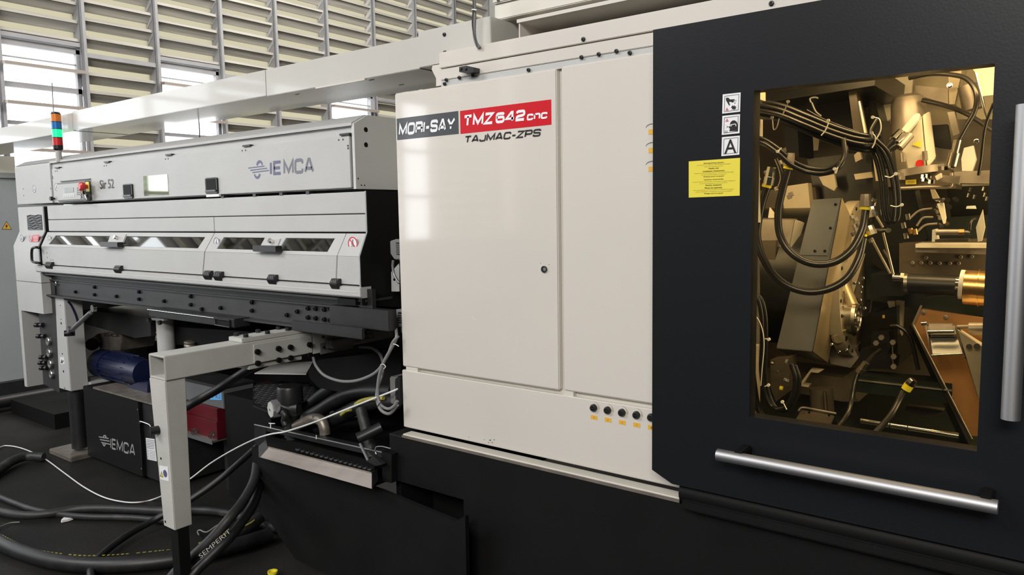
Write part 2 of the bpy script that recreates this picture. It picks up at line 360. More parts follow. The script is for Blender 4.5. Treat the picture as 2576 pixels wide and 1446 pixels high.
# ================================================================== THE HALL
floor = mk('floor', [(-9.2, -8, 0), (8, -8, 0), (8, 14, 0), (-9.2, 14, 0), (-9.2, -8, -0.1), (8, -8, -0.1), (8, 14, -0.1), (-9.2, 14, -0.1)], BF, 'floor_concrete', kind='structure')
box('ceiling', -9.3, 8, -8, 14, 7.0, 7.1, 'hall_ceiling', kind='structure')
box('wall_right', 8, 8.1, -8, 14, 0, 7, 'hall_wall', kind='structure')
box('wall_back', -9.3, 8, -8.1, -8, 0, 7, 'hall_wall', kind='structure')
box('wall_front', -9.3, 8, 14, 14.1, 0, 7, 'hall_wall', kind='structure')

WX = -9.0
wall = thing('wall_left', (WX, 3, 0), None, None); wall['kind'] = 'structure'
posts = [3.13 - 0.02, 3.955, 4.80, 5.66, 6.50, 7.39, 8.32, 9.25, 10.25, 11.25, 12.3, 14.0]
below = 1.2
box('wall_base', WX - 0.2, WX, -8, 14, 0, below, 'hall_wall', wall)
box('wall_head', WX - 0.2, WX - 0.02, -8, 14, 6.6, 7, 'hall_wall', wall)
first = None
for y in posts:
    if first is None:
        first = joined('post', [bxg(WX - 0.16, WX + 0.02, y - 0.012, y + 0.012, below, 7), bxg(WX - 0.0, WX + 0.02, y - 0.012, y + 0.045, below, 7), bxg(WX - 0.17, WX - 0.15, y - 0.012, y + 0.07, below, 7)], 'wall_frame', wall)
        fy = y
    else: copyof(first, W[first.name] + Vector((0, y - fy, 0)), wall)
winbays = (0, 2, 5)
pitch = 0.20; ZT = 3.50
def blade_geo(y0, y1, z):
    # a blade that slopes down towards the outside, with a folded inner lip
    prof = [(0.0, 0.0), (-0.012, 0.006), (-0.10, -0.102), (-0.112, -0.102), (-0.112, -0.112), (-0.094, -0.112), (-0.010, -0.008), (-0.010, -0.03), (0.0, -0.03)]
    return polyg([(WX - 0.02 + a, y0, z + c) for a, c in prof], (0, y1 - y0, 0))
proto = {}
for b_ in range(len(posts) - 1):
    y0, y1 = posts[b_] + 0.012, posts[b_ + 1] - 0.012
    zs = []; z = ZT + 0.12 + (0.05 if b_ % 2 else 0.0)
    while z < 6.6: zs.append(z); z += pitch
    if b_ not in winbays:
        z = ZT + 0.12 + (0.05 if b_ % 2 else 0.0) - pitch
        while z > below + 0.1: zs.append(z); z -= pitch
    for z in zs:
        if b_ > 7 and z < 4.0: continue
        if b_ not in proto:
            V, F = blade_geo(y0, y1, z); proto[b_] = (mk('louvre_blade', V, F, 'louvre_blade', wall), z)
        else:
            o, zz = proto[b_]; copyof(o, W[o.name] + Vector((0, 0, z - zz)), wall)
    lo = ZT + 0.06 if b_ in winbays else below
    box('light_sheet', WX - 0.150, WX - 0.146, y0, y1, lo, 6.6, 'light_sheet', wall)
    if b_ not in winbays and b_ < 8:
        for zr in (3.43,): box('cross_rail', WX - 0.03, WX + 0.01, y0, y1, zr, zr + 0.05, 'wall_frame', wall)
# bays beyond the left edge of the frame (seen only as reflections): blades as one part, windows left open
parts = []
yb = posts[0] - 0.86; k = 1
while yb > -8:
    z = ZT + 0.12
    while z < 6.6: parts.append(blade_geo(yb, yb + 0.82, z)); z += pitch
    if k % 3 == 0 or yb < -5.6:
        z = ZT + 0.12 - pitch
        while z > below: parts.append(blade_geo(yb, yb + 0.82, z)); z -= pitch
    parts.append(bxg(WX - 0.12, WX + 0.02, yb - 0.04, yb, below, 7))
    for zz in (1.9, 2.66, 3.06, 3.46): parts.append(bxg(WX - 0.06, WX, yb, yb + 0.82, zz, zz + 0.05))
    yb -= 0.86; k += 1
joined('louvre_blades', parts, 'louvre_blade', wall, kind='stuff')
box('light_sheet', WX - 0.150, WX - 0.146, -8, posts[0] - 0.02, ZT + 0.06, 6.6, 'light_sheet', wall)
box('light_sheet', WX - 0.150, WX - 0.146, -8, -5.4, below, ZT + 0.06, 'light_sheet', wall)
# windows with tilted jalousie panes
for i, b_ in enumerate(winbays):
    y0, y1 = posts[b_] + 0.03, posts[b_ + 1] - 0.012
    wd = thing('window_%d' % (i + 1), (WX - 0.05, (y0 + y1) / 2, 1.3), None, None); wd['kind'] = 'structure'
    X0, X1 = WX - 0.10, WX - 0.04
    box('frame_head', X0, WX, y0 - 0.015, y1, ZT + 0.03, ZT + 0.075, 'wall_frame', wd)
    joined('frame', [bxg(X0, X1, y0, y1, ZT - 0.045, ZT - 0.0), bxg(X0, X1, y0, y0 + 0.025, 1.3, ZT), bxg(X0, X1, y1 - 0.04, y1, 1.3, ZT), bxg(X0, X1, y0, y1, 1.3, 1.34),
                     bxg(X0, X1, y0, y1, 2.63, 2.67), bxg(X0 + 0.02, X1 - 0.02, y0, y1, 3.33, 3.345)], 'wall_frame', wd)
    box('transom', X0, X1, y0, y1, 3.02, 3.075, 'wall_frame', wd)
    box('transom', X0, X1, y0, y1, 2.03, 2.07, 'wall_frame', wd)
    for zp in (3.24, 2.84, 2.36, 1.9):
        V = [(X0 - 0.12, y0, zp + 0.015), (X0 - 0.12, y1, zp + 0.015), (X1 + 0.15, y1, zp - 0.015), (X1 + 0.15, y0, zp - 0.015)]
        prism('pane', V, (0, 0, 0.034), 'pane_brown', wd)
    cyl('stay_rod', (X1 + 0.02, y1 + 0.0, 1.9), (X1 + 0.02, y1 + 0.0, 3.1), 0.008, 'chrome', wd, n=8)
# stepped sheet-steel trim on the posts, leaning pieces
for y in posts[:9]:
    pr = []
    for j in range(14):
        z = ZT + 0.2 + j * 0.19
        pr.append(polyg([(WX - 0.15, y - 0.014, z), (WX - 0.02, y - 0.014, z + 0.10), (WX - 0.02, y - 0.014, z + 0.17), (WX - 0.15, y - 0.014, z + 0.07)], (0, -0.004, 0)))
    joined('post_trim', pr, 'post_light', wall)
box('trim_1', WX + 0.03, WX + 0.20, 11.22, 11.5, 0.0, 7.0, 'post_light', kind='structure')

# ================================================================== THE LATHE (cream and black), everything bolted to it is a part
YF = 2.12
lathe_o = thing('lathe', (-1.0, 2.8, 0), 'large cream and black multi-spindle lathe with a tinted sliding door window', 'machine')
LP = lathe_o
def adopt(o, parent):
    o.parent = parent; o.location = W[o.name] - W[parent.name]
# ---- enclosure shell
box('side_wall', -2.175, -2.16, 2.15, 3.9, 0.74, 2.08, 'cream_sheet', LP)
box('front_frame', -2.17, -0.86, 2.143, 2.17, 0.745, 2.075, 'cream_sheet', LP)
box('roof', -1.69, 0.9, 2.2, 3.9, 2.205, 2.225, 'cream_sheet', LP)
box('rear_wall', -2.17, 0.9, 3.85, 3.9, 0.3, 2.2, 'cream_sheet', LP)
# white doors
d1 = box('cabinet_door', -2.181, -1.415, YF, YF + 0.022, 0.991, 2.079, 'cream_paint', LP, bev=0.004)
d2 = box('cabinet_door', -1.397, -0.90, YF + 0.002, YF + 0.022, 0.993, 2.083, 'cream_paint', LP, bev=0.004)
box('hinge_strip', -1.94, -0.90, YF + 0.010, YF + 0.03, 2.079, 2.102, 'feeder_grey', LP)
pn = box('lower_panel', -2.186, -0.93, YF, YF + 0.022, 0.738, 0.976, 'cream_paint', LP, bev=0.003)
box('drip_rail', -2.170, -0.955, YF - 0.022, YF + 0.03, 0.708, 0.716, 'cream_sheet', LP, bev=0.002)
box('rail_lip', -2.170, -0.955, YF - 0.027, YF - 0.022, 0.702, 0.712, 'dirty_steel', LP)
for x0, x1 in ((-2.165, -2.10), (-1.40, -1.36)): box('door_stay', x0, x1, YF + 0.004, YF + 0.03, 0.975, 0.992, 'cream_sheet', LP)
# fascia above the doors
fa = box('upper_fascia', -1.940, 0.9, YF + 0.006, YF + 0.03, 2.103, 2.144, 'cream_paint', LP, bev=0.002)
fb = box('top_fascia', -1.940, 0.9, YF, YF + 0.03, 2.146, 2.203, 'cream_paint', LP, bev=0.002)
for x, y in ((1468, 99), (1941, 9)): screw(PY(x, y, YF), 0.0065, fb)
for x, y in ((1123, 201), (1156, 195.5), (1189.5, 189.7), (1463, 144), (1506.5, 136.5), (1551, 128.7), (1584.5, 133), (1330, 176), (1119, 211)): screw(PY(x, y, YF + 0.006), 0.006, fa)
hb = thing('door_stop', PY(1173, 174, YF), None, None); adopt(hb, LP)
prism('stop_block', [PY(x, y, YF - 0.03) for x, y in ((1155, 168.5), (1173, 165), (1191, 169), (1191, 180), (1173, 184), (1155, 181))], (0, 0.035, 0), 'black_plastic', hb)
for x in (1159, 1171.5): screw(PY(x, 173.5, YF - 0.031), 0.0045, hb, t=0.003)
# lettering on the left door
def sgn(b_, x0, x1, z0, z1, Y, m, parent, sw=0.2, sh=0.15): return sign('lettering', b_, (x0, Y, z0), (x1, Y, z0), (x0, Y, z1), m, parent, sw=sw, shear=sh)
def rect(name, x0, x1, z0, z1, Y, m, parent, t=0.0008, **kw): return box(name, x0, x1, Y - t, Y, z0, z1, m, parent, **kw)
def fx(px, py, Y=YF): return PY(px, py, Y).x
def fz(px, py, Y=YF): return PY(px, py, Y).z
zr0, zr1 = fz(1386.7, 313.5), fz(1386.7, 250)
red = rect('red_plate', fx(1158, 305), fx(1387, 280), zr0, zr1, YF, 'red_print', d1)
zg0, zg1 = fz(1153, 336.7), fz(1153, 279)
rect('grey_plate', fx(999, 330), fx(1153.5, 305), zg0, zg1, YF, 'grey_print', d1)
def word(name, s, x0, x1, z0, z1, Y, m, parent, **kw):
    return text(name, s, (x0, Y, z0), (x1, Y, z0), (x0, Y, z1), m, parent, **kw)
sgn('MORI-SAY', fx(1003, 320), fx(1147, 312), fz(1146, 326.5), fz(1146, 294.5), YF - 0.0012, 'white_print', d1, 0.235, 0.2)
sgn('TMZ', fx(1165, 306), fx(1244, 300), fz(1165, 320.2), fz(1165, 290.5), YF - 0.0012, 'white_print', d1, 0.25, 0.16)
sgn('642', fx(1247, 300), fx(1323, 290), fz(1165, 320.2), fz(1323, 274.8), YF - 0.0012, 'white_print', d1, 0.25, 0.1)
sgn('cnc', fx(1325.5, 292), fx(1379, 288), fz(1379, 297.8), fz(1379, 281), YF - 0.0012, 'white_print', d1, 0.28, 0.12)
sgn('TAJMAC-ZPS', fx(1167, 350), fx(1363, 332), fz(1166.8, 360.5), fz(1166.8, 342.5), YF - 0.0006, 'black_print', d1, 0.225, 0.25)
lk = disc('lock', PY(1370, 677, YF), 0.0115, 'black_plastic', d1, t=0.006, n=18)
disc('key_slot', PY(1370, 677, YF - 0.006), 0.006, 'connector_grey', lk, t=0.001)
for x, y in ((1360, 662), (1381, 665)): disc('mark', PY(x, y, YF), 0.002, 'grey_lettering', d1, t=0.0006, n=8)
# knobs on the lower panel
kz = fz(1494.5, 1025); 
for i, (x, y, s) in enumerate(((1494.5, 1025, '5'), (1529.5, 1031, '4'), (1565.5, 1037, '3'), (1602, 1043, '2'), (1639, 1049, '1'))):
    p = PY(x, y, YF)
    kn = cyl('lock_knob', p, p + Vector((0, -0.012, 0)), 0.0125, 'black_plastic', LP, n=20, prof=[(0, 0.0128), (0.5, 0.0128), (0.95, 0.0105), (1, 0.009), (1, 0.005), (0.6, 0.0045)])
    box('slot', p.x - 0.0045, p.x + 0.0045, p.y - 0.0125, p.y - 0.008, p.z - 0.0012, p.z + 0.0012, 'chrome', kn)
    V = []; n = 12
    for j in range(n + 1):
        a = math.radians(95 - 105 * j / n); ro = 0.0215; ri = ro - 0.0008 - 0.006 * j / n
        V.append(((p.x + ro * math.cos(a), p.z + ro * math.sin(a)), (p.x + ri * math.cos(a), p.z + ri * math.sin(a))))
    P2 = [(a[0], YF, a[1]) for a, b in V] + [(b[0], YF, b[1]) for a, b in reversed(V)]
    prism('turn_mark', P2, (0, -0.0006, 0), 'oily_beige', pn)
    lb = rect('number_label', p.x - 0.0125, p.x + 0.0125, p.z - 0.041, p.z - 0.0265, YF, 'orange_label', pn)
    word('lettering', s, p.x - 0.0018, p.x + 0.0018, p.z - 0.037, p.z - 0.0305, YF - 0.0012, 'amber_text', pn)
for y, s in ((330, '8'), (377, '7'), (424, '6')):
    p = PY(1640.0, y, YF); rect('number_label', p.x - 0.0125, p.x + 0.0125, p.z - 0.009, p.z + 0.0065, YF + 0.002, 'orange_label', d2, t=0.001)
    V = [(p.x - 0.0 + 0.022 * math.cos(a), YF + 0.002, p.z + 0.012 + 0.012 * math.sin(a)) for a in [math.radians(170 - 12 * j) for j in range(8)]]
    prism('turn_mark', V + [(v[0] * 1.0, v[1], v[2] - 0.003) for v in reversed(V)], (0, -0.0008, 0), 'connector_grey', d2)
# scuffs near the foot of the panel
for x, y, s in ((1233, 1107, 3), (1229, 1113, 2), (1238, 1113, 2), (1243, 1106, 2), (1179, 1099, 1.5), (1218, 1106, 1.5)): decal('scuff', [(x - s, y - s * .3), (x + s, y - s * .6), (x + s * .6, y + s * .6), (x - s * .5, y + s * .4)], YF, 'dirty_steel', pn, t=0.0004)
for x, y, s in ((1190, 799, 4), (1196, 804, 3), (1372, 906, 3), (1375, 898, 2)): decal('scuff', [(x - s, y - s), (x + s * .4, y - s * .6), (x + s * .6, y + s), (x - s * .5, y + s * .4)], YF, 'cream_sheet', d1, t=0.0004)

# ---- black sliding door, in front of the cream panels
YD = 2.04
dx0, dx1 = PY(1643, 75, YD).x, 0.62
dzt, dzb = PY(1643, 75, YD).z, 0.779
wx0, wx1 = -0.722, -0.174; wz0, wz1 = 1.023, 1.922
T = 0.05
Vd = [(dx0, YD, 0.810), (-0.955, YD, dzb), (dx1, YD, dzb), (dx1, YD, dzt), (dx0, YD, dzt)]
Wn = [(wx0, YD, wz0), (wx1, YD, wz0), (wx1, YD, wz1), (wx0, YD, wz1)]
V = Vd + Wn + [(a, b + T, c) for a, b, c in Vd + Wn]
def sd(i): return i + 9
F = [(0, 5, 8, 4), (4, 8, 7, 3), (3, 7, 6, 2), (2, 6, 5, 1), (0, 1, 5)]
F += [tuple(sd(i) for i in reversed(f)) for f in F]
F += [(i, (i + 1) % 5, sd((i + 1) % 5), sd(i)) for i in range(5)] + [(5 + i, 5 + (i + 1) % 4, sd(5 + (i + 1) % 4), sd(5 + i)) for i in range(4)]
sdoor = mk('sliding_door', V, F, 'door_black', LP)
box('window_pane', wx0 - 0.01, wx1 + 0.01, YD + 0.014, YD + 0.018, wz0 - 0.01, wz1 + 0.01, 'amber_glass', sdoor)
box('door_edge', dx0 + 0.004, dx1, YD + T, YD + T + 0.018, dzt - 0.012, dzt + 0.004, 'black_plastic', sdoor)
# handles
YH = 1.97
a, b2 = PY(1804, 1144, YH), PY(2511, 1275, YH); a.z = b2.z = (a.z + b2.z) / 2
cyl('handle_bar', a, b2, 0.0168, 'brushed_aluminium', sdoor, n=32, prof=[(0, 0.014), (0.001, 0.0168), (0.999, 0.0168), (1, 0.015)])
for px, py in ((1858, 1140), (2480, 1250)):
    p = PY(px, py, YH); box('handle_bracket', p.x - 0.014, p.x + 0.014, YH - 0.004, YD, a.z - 0.004, a.z + 0.021, 'deep_black', sdoor, bev=0.004)
    
c = PY(2542, 1055, YH); t2 = PY(2575, 262, YH); t2.x = c.x
cyl('handle_bar', c, t2, 0.0190, 'brushed_aluminium', sdoor, n=32, prof=[(0, 0.016), (0.001, 0.0190), (0.999, 0.0190), (1, 0.017)])
for z in (c.z + 0.08, t2.z - 0.08): box('handle_bracket', c.x - 0.012, c.x + 0.012, YH, YD, z - 0.014, z + 0.014, 'deep_black', sdoor, bev=0.004)
# stickers
def sticker(px0, py0, px1, py1, drop):
    q = [(px0, py0 + drop), (px1, py0), (px1 - 1.5, py1 - drop), (px0 - 1.5, py1)]
    s = decal('sticker', q, YD, 'white_label', sdoor, t=0.001, bev=0)
    inset = 4.2
    e = [(px0 + inset, py0 + drop + inset), (px1 - inset, py0 + inset), (px1 - 1.5 - inset, py1 - drop - inset), (px0 - 1.5 + inset, py1 - inset)]
    i2 = inset + 1.2
    e2 = [(px0 + i2, py0 + drop + i2), (px1 - i2, py0 + i2), (px1 - 1.5 - i2, py1 - drop - i2), (px0 - 1.5 + i2, py1 - i2)]
    A = [PY(x, y, YD - 0.0012) for x, y in e]; B = [PY(x, y, YD - 0.0012) for x, y in e2]
    mk('border', A + B, [(i, (i + 1) % 4, 4 + (i + 1) % 4, 4 + i) for i in range(4)], 'black_print', s)
    return s
def z5(x, y): return (1700 + x / 4.986, 220 + y / 4.986)
def ink(parent, polys, m='black_print', lift=0.0014, name='symbol'):
    joined(name, [polyg([PY(*z5(x, y), YD - lift) for x, y in q], (0, -0.0003, 0)) for q in polys], m, parent)
s1 = sticker(1818.5, 232.5, 1863.5, 286.0, 5); s2 = sticker(1817.5, 287.0, 1862, 339.5, 4.5); s3 = sticker(1816.5, 341, 1861.5, 392.8, 4)
ink(s1, [[(630, 130), (660, 127), (680, 150), (735, 147), (742, 158), (722, 165), (735, 178), (722, 182), (712, 190), (700, 182), (668, 178), (680, 222), (668, 226), (630, 160)],
         [(750, 170), (764, 158), (760, 166)], [(733, 190), (750, 192), (748, 200), (735, 199)], [(738, 165), (748, 160), (746, 175)],
         [(700, 240), (712, 222), (722, 238), (735, 218), (738, 238), (758, 232), (748, 250), (764, 252), (748, 262), (752, 278), (738, 268), (728, 286), (722, 268), (700, 280), (712, 262), (694, 255)]])
ink(s1, [[(620, 292), (643, 250), (664, 290)]], 'pink_print')
ink(s2, [[(678, 462), (690, 432), (712, 414), (740, 412), (765, 430), (776, 462), (774, 545), (672, 548), (674, 530), (684, 516), (668, 510), (666, 492)],
         [(625, 470), (655, 490), (653, 494)], [(620, 512), (655, 492), (657, 496)], [(640, 492), (660, 488), (660, 494)]])
ink(s2, [[(678, 466), (748, 452), (760, 470), (758, 486), (750, 486), (750, 470), (742, 462), (704, 470), (698, 488), (668, 486)]], 'white_label', lift=0.0018)
ink(s2, [[(684, 472), (696, 470), (692, 482), (682, 482)]], lift=0.0022)
ink(s2, [[(620, 430), (645, 386), (664, 428)]], 'pink_print')
ink(s2, [[(612, 540), (650, 538), (648, 564), (612, 566)]], 'connector_grey'); ink(s2, [[(616, 544), (646, 542), (644, 560), (616, 562)]], 'white_label', lift=0.0018)
word('lettering', '192', *(lambda a, b: (a.x, b.x, a.z, b.z))(PY(*z5(618, 560), YD), PY(*z5(644, 546), YD)), YD - 0.0024, 'black_print', s2)
a_, b_2 = PY(*z5(612, 832), YD), PY(*z5(766, 645), YD)
word('lettering', 'A', a_.x, b_2.x, a_.z, b_2.z, YD - 0.0014, 'black_print', s3, bold=0.004)
yl = decal('warning_label', [(1733, 406), (1862, 397), (1861, 492), (1733, 497)], YD, 'yellow_label', sdoor, t=0.001)
rows = [('Extinguishing system', 355, 605, 948, 14, 1), ('In case of fire or emission with extinguishing agent', 268, 692, 968, 8, 0), ('leave the endangered area!', 362, 592, 991, 8, 0), ('Health risk!', 415, 542, 1014, 13, 1),
        ("Installation d'extinction", 343, 615, 1047, 14, 1), ("Quitter la place immédiatement en cas d'alerte d'incendie", 238, 727, 1071, 8, 0), ("ou d'écoulement d'agent d'extinction!", 320, 635, 1093, 8, 0), ('Risques pour la santé!', 352, 605, 1117, 13, 1),
        ('Impianto antincendio', 357, 600, 1155, 14, 1), ("In caso di allarme antincendio o fuoriuscita di agenti estinguenti", 213, 748, 1180, 8, 0), ("uscire immediatamente l'area di pericolo!", 305, 652, 1202, 8, 0), ('Rischio sanitario!', 378, 577, 1224, 13, 1),
        ('Planta de extinción', 367, 585, 1258, 14, 1), ('En caso de alarma contra incendio y emanación de agente', 228, 733, 1284, 8, 0), ('extintor, abandonar inmediatamente la zona de peligro!', 248, 712, 1306, 8, 0), ('Riesgo para la salud!', 360, 593, 1330, 13, 1)]
for s, xa, xb, yc, h, bo in rows:
    p, q = PY(*z5(xa, yc + 6), YD), PY(*z5(xb, yc + 6), YD); zc = PY(*z5((xa + xb) / 2, yc - 2), YD).z; hh = h / 4.986 / SP(1800, YD) * 1.25
    word('lettering', s, p.x, q.x, zc - hh / 2, zc + hh / 2, YD - 0.0014, 'black_print', yl, bold=0.012 if bo else 0.0)
# bottom track and skirt
tr = mk('door_track', *lathe((-0.946, YD + 0.05, 0.748), (0.62, YD + 0.05, 0.748), [(0, 0.02), (0.004, 0.036), (0.99, 0.036), (1, 0.03)], 20), 'deep_black', LP)
box('track_cover', -0.93, 0.62, YD + 0.012, YD + 0.10, 0.70, 0.735, 'skirt_black', LP, bev=0.006)
box('track_shelf', -0.95, 0.62, YD + 0.052, YD + 0.11, 0.74, 0.80, 'skirt_black', LP)
V = [(-2.245, 2.095, 0.700), (-2.245, 2.095, 0.512), (-1.845, 2.095, 0.512), (-1.845, 2.095, 0.0), (0.62, 2.095, 0.0), (0.62, 2.095, 0.700)]
prism('skirt', V, (0, 0.03, 0), 'skirt_black', LP)
prism('side_skirt', [(-2.245, 2.125, 0.70), (-2.245, 2.125, 0.3), (-2.245, 3.9, 0.3), (-2.245, 3.9, 0.70)], (0.03, 0, 0), 'skirt_black', LP)
box('skirt_fold', -2.245, -2.17, 2.095, 2.30, 0.700, 0.706, 'black_steel', LP)
box('lower_frame', -2.2, -1.86, 2.3, 2.34, 0.25, 0.70, 'deep_black', LP)
for i in range(9): screw((-2.16 + 0.035 * i + 0.01 * (i % 3), 2.30, 0.44 + 0.03 * ((i * 7) % 3)), 0.006, LP, 'stainless')
# ================================================================== the lathe's works behind the window
ip = LP
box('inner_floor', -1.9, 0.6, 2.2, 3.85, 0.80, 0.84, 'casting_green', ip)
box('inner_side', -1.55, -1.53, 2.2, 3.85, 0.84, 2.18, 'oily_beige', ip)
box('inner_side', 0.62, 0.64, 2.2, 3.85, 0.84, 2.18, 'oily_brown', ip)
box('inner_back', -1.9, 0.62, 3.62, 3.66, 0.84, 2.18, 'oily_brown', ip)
def P3(l): return [PY(*p) for p in l]
# back panels
slab('back_sheet', [(2196, 212), (2500, 150), (2500, 470), (2222, 470)], 3.45, 0.02, 'oily_beige', ip)
slab('gusset', [(2205, 205), (2300, 165), (2290, 262), (2222, 312)], 3.25, 0.02, 'motor_white', ip)
slab('back_sheet', [(2283, 213), (2385, 222), (2385, 262), (2283, 232)], 3.30, 0.02, 'dirty_steel', ip)
slab('column', [(2385, 170), (2422, 165), (2402, 262), (2388, 262)], 3.05, 0.12, 'oily_beige', ip)
slab('corner_sheet', [(2440, 165), (2505, 155), (2505, 238), (2470, 242), (2452, 180)], 2.9, 0.02, 'motor_white', ip)
cyl('vertical_pipe', PY(2437, 215, 3.0), PY(2450, 275, 3.0), 0.034, 'dirty_steel', ip, n=20)
tube('bright_edge', P3([(2455, 183, 2.88), (2468, 240, 2.88), (2482, 298, 2.88)]), 0.0035, 'chrome', ip, n=6)
for x, y in ((2389, 215), (2440, 230), (2443, 262), (2456, 355)): screw(PY(x, y, 3.0), 0.008, ip, 'chrome', name='bolt')
# dark roof casting, upper left
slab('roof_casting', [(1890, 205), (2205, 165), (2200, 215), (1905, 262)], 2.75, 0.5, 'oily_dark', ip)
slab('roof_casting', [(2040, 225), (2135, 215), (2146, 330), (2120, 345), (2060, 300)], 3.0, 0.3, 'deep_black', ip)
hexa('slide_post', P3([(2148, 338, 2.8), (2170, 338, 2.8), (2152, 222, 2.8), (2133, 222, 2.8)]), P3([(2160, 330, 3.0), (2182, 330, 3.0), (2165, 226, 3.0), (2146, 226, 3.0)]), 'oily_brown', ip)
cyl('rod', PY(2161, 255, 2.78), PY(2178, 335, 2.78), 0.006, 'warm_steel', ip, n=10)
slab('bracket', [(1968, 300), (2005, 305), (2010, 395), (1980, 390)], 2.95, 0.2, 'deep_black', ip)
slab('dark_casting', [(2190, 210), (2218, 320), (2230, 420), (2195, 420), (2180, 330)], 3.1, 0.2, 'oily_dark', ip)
# left beige strips
slab('left_jamb', [(1886, 380), (1896, 380), (1900, 560), (1888, 560)], 2.3, 0.05, 'motor_white', ip)
lj = slab('left_jamb', [(1884, 870), (1900, 872), (1898, 1055), (1882, 1055)], 2.3, 0.05, 'oily_beige', ip)
decal('number_label', [(1888, 905), (1898, 904), (1898, 914), (1887, 915)], 2.299, 'orange_label', lj)
slab('left_jamb', [(1890, 228), (1912, 228), (1912, 250), (1892, 252)], 2.3, 0.05, 'oily_beige', ip)
ls = slab('lamp_strip', [(1902, 298), (1911, 299), (1911, 342), (1901, 342)], 2.4, 0.03, 'motor_white', ip)
decal('number_label', [(1902, 330), (1909, 330), (1909, 341), (1902, 341)], 2.399, 'orange_label', ls)
slab('left_casting', [(1880, 560), (1896, 560), (1900, 870), (1880, 870)], 2.35, 0.05, 'dirty_steel', ip)
# pale sheet put in for hall light reflected behind the window
slab('hall_reflection', [(1960, 378), (2030, 345), (2062, 340), (2058, 378), (1990, 384)], 3.35, 0.01, 'cream_sheet', ip)
# sheet-metal mass behind the left hoses
slab('spindle_carrier', [(1900, 480), (2050, 470), (2060, 545), (1960, 560), (1900, 600)], 3.0, 0.3, 'oily_brown', ip)
slab('carrier_face', [(1965, 470), (2032, 460), (2040, 540), (2020, 552), (1975, 545)], 2.95, 0.05, 'oily_beige', ip)
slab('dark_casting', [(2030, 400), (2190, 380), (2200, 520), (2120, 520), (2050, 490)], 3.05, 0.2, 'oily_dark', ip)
for q in ([(2060, 445), (2098, 438), (2104, 470), (2098, 480), (2070, 465)], [(2148, 438), (2192, 432), (2196, 446), (2152, 452)], [(2148, 390), (2162, 378), (2168, 400), (2152, 408)]):
    slab('bright_plate', q, 2.98, 0.02, 'oily_beige', ip)
hexa('lever', P3([(2203, 455, 2.9), (2222, 455, 2.9), (2200, 365, 2.9), (2192, 365, 2.9)]), P3([(2208, 455, 2.95), (2228, 455, 2.95), (2205, 365, 2.95), (2196, 365, 2.95)]), 'oily_beige', ip)
# hexagonal box cover, left
hx = hexa('guard_box', P3([(1908, 728, 2.72), (1962, 734, 2.72), (1999, 553, 2.72), (1902, 551, 2.72)]), P3([(1915, 760, 3.0), (1972, 752, 3.0), (2020, 545, 3.0), (1906, 542, 3.0)]), 'dirty_steel', ip)
hexa('guard_flank', P3([(1963, 735, 2.71), (1976, 752, 2.75), (2022, 560, 2.75), (2000, 553, 2.71)]), P3([(1970, 742, 2.9), (1982, 752, 2.9), (2027, 562, 2.9), (2008, 553, 2.9)]), 'motor_white', ip)
slab('guard_plate', [(1906, 605), (1952, 604), (1950, 660), (1912, 660)], 2.70, 0.02, 'oily_brown', ip)
# large stainless guard
g1 = hexa('spindle_guard', P3([(1953, 876, 2.55), (2043, 884, 2.55), (2116, 497, 2.55), (2044, 502, 2.55)]), P3([(1975, 890, 2.78), (2083, 914, 2.78), (2150, 560, 2.78), (2070, 520, 2.78)]), 'stainless', ip, bev=0.002)
hexa('guard_side', P3([(2045, 884, 2.548), (2082, 912, 2.77), (2148, 562, 2.77), (2118, 497, 2.548)]), P3([(2046, 884, 2.56), (2083, 911, 2.79), (2149, 563, 2.79), (2119, 499, 2.56)]), 'lit_gold_sheet', ip)  # lit side of the stainless guard, its warm light put into the colour
slab('guard_plate', [(2010, 641), (2081, 643), (2115, 500), (2047, 505)], 2.546, 0.004, 'stainless', g1)
for x, y in ((2102, 514), (2089, 573), (2050, 631), (2075, 631)): screw(PY(x, y, 2.546), 0.0042, g1, 'oily_dark', t=0.003)
# spindle drum with rollers and face plate
dc = PY(2140, 700, 2.95)
cyl('drum', dc + Vector((-0.35, 0, 0)), dc, 0.262, 'oily_dark', ip, n=40)
dr = cyl('drum_rim', dc + Vector((-0.01, 0, 0)), dc + Vector((0.03, 0, 0)), 0.285, 'oily_beige', ip, n=48, prof=[(0, 0.285), (1, 0.285), (1, 0.25), (0.9, 0.25)])
for i in range(30):
    a = 2 * math.pi * i / 30; p = dc + Vector((0.03, 0.268 * math.cos(a), 0.268 * math.sin(a))); screw(p, 0.006, dr, 'oily_dark', nrm=(1, 0, 0), t=0.003)
for a, b3 in (((2116, 700), (2146, 772)), ((2108, 742), (2138, 806)), ((2102, 775), (2128, 838)), ((2094, 815), (2112, 852))):
    cyl('roller', PY(*a, 2.80), PY(*b3, 2.74), 0.020, 'lit_gold_sheet', ip, n=16)
for x, y in ((2122, 735), (2128, 742), (2115, 764), (2122, 773), (2108, 792), (2092, 838)): disc('roller_bolt', PY(x, y, 2.73), 0.006, 'chrome', ip, t=0.008, n=10)
fc = PY(2159, 797, 2.78)
fp = cyl('spindle_face', fc + Vector((-0.05, 0, 0)), fc, 0.068, 'warm_steel', ip, n=36, prof=[(0, 0.066), (0.8, 0.068), (1, 0.060), (1, 0.052), (0.85, 0.050), (0.85, 0.036), (1.0, 0.034), (1.0, 0.022), (0.6, 0.020)])
for i in range(8):
    a = 2 * math.pi * i / 8; screw(fc + Vector((0.0, 0.043 * math.cos(a), 0.043 * math.sin(a))), 0.004, fp, 'chrome', nrm=(1, 0, 0), t=0.003)
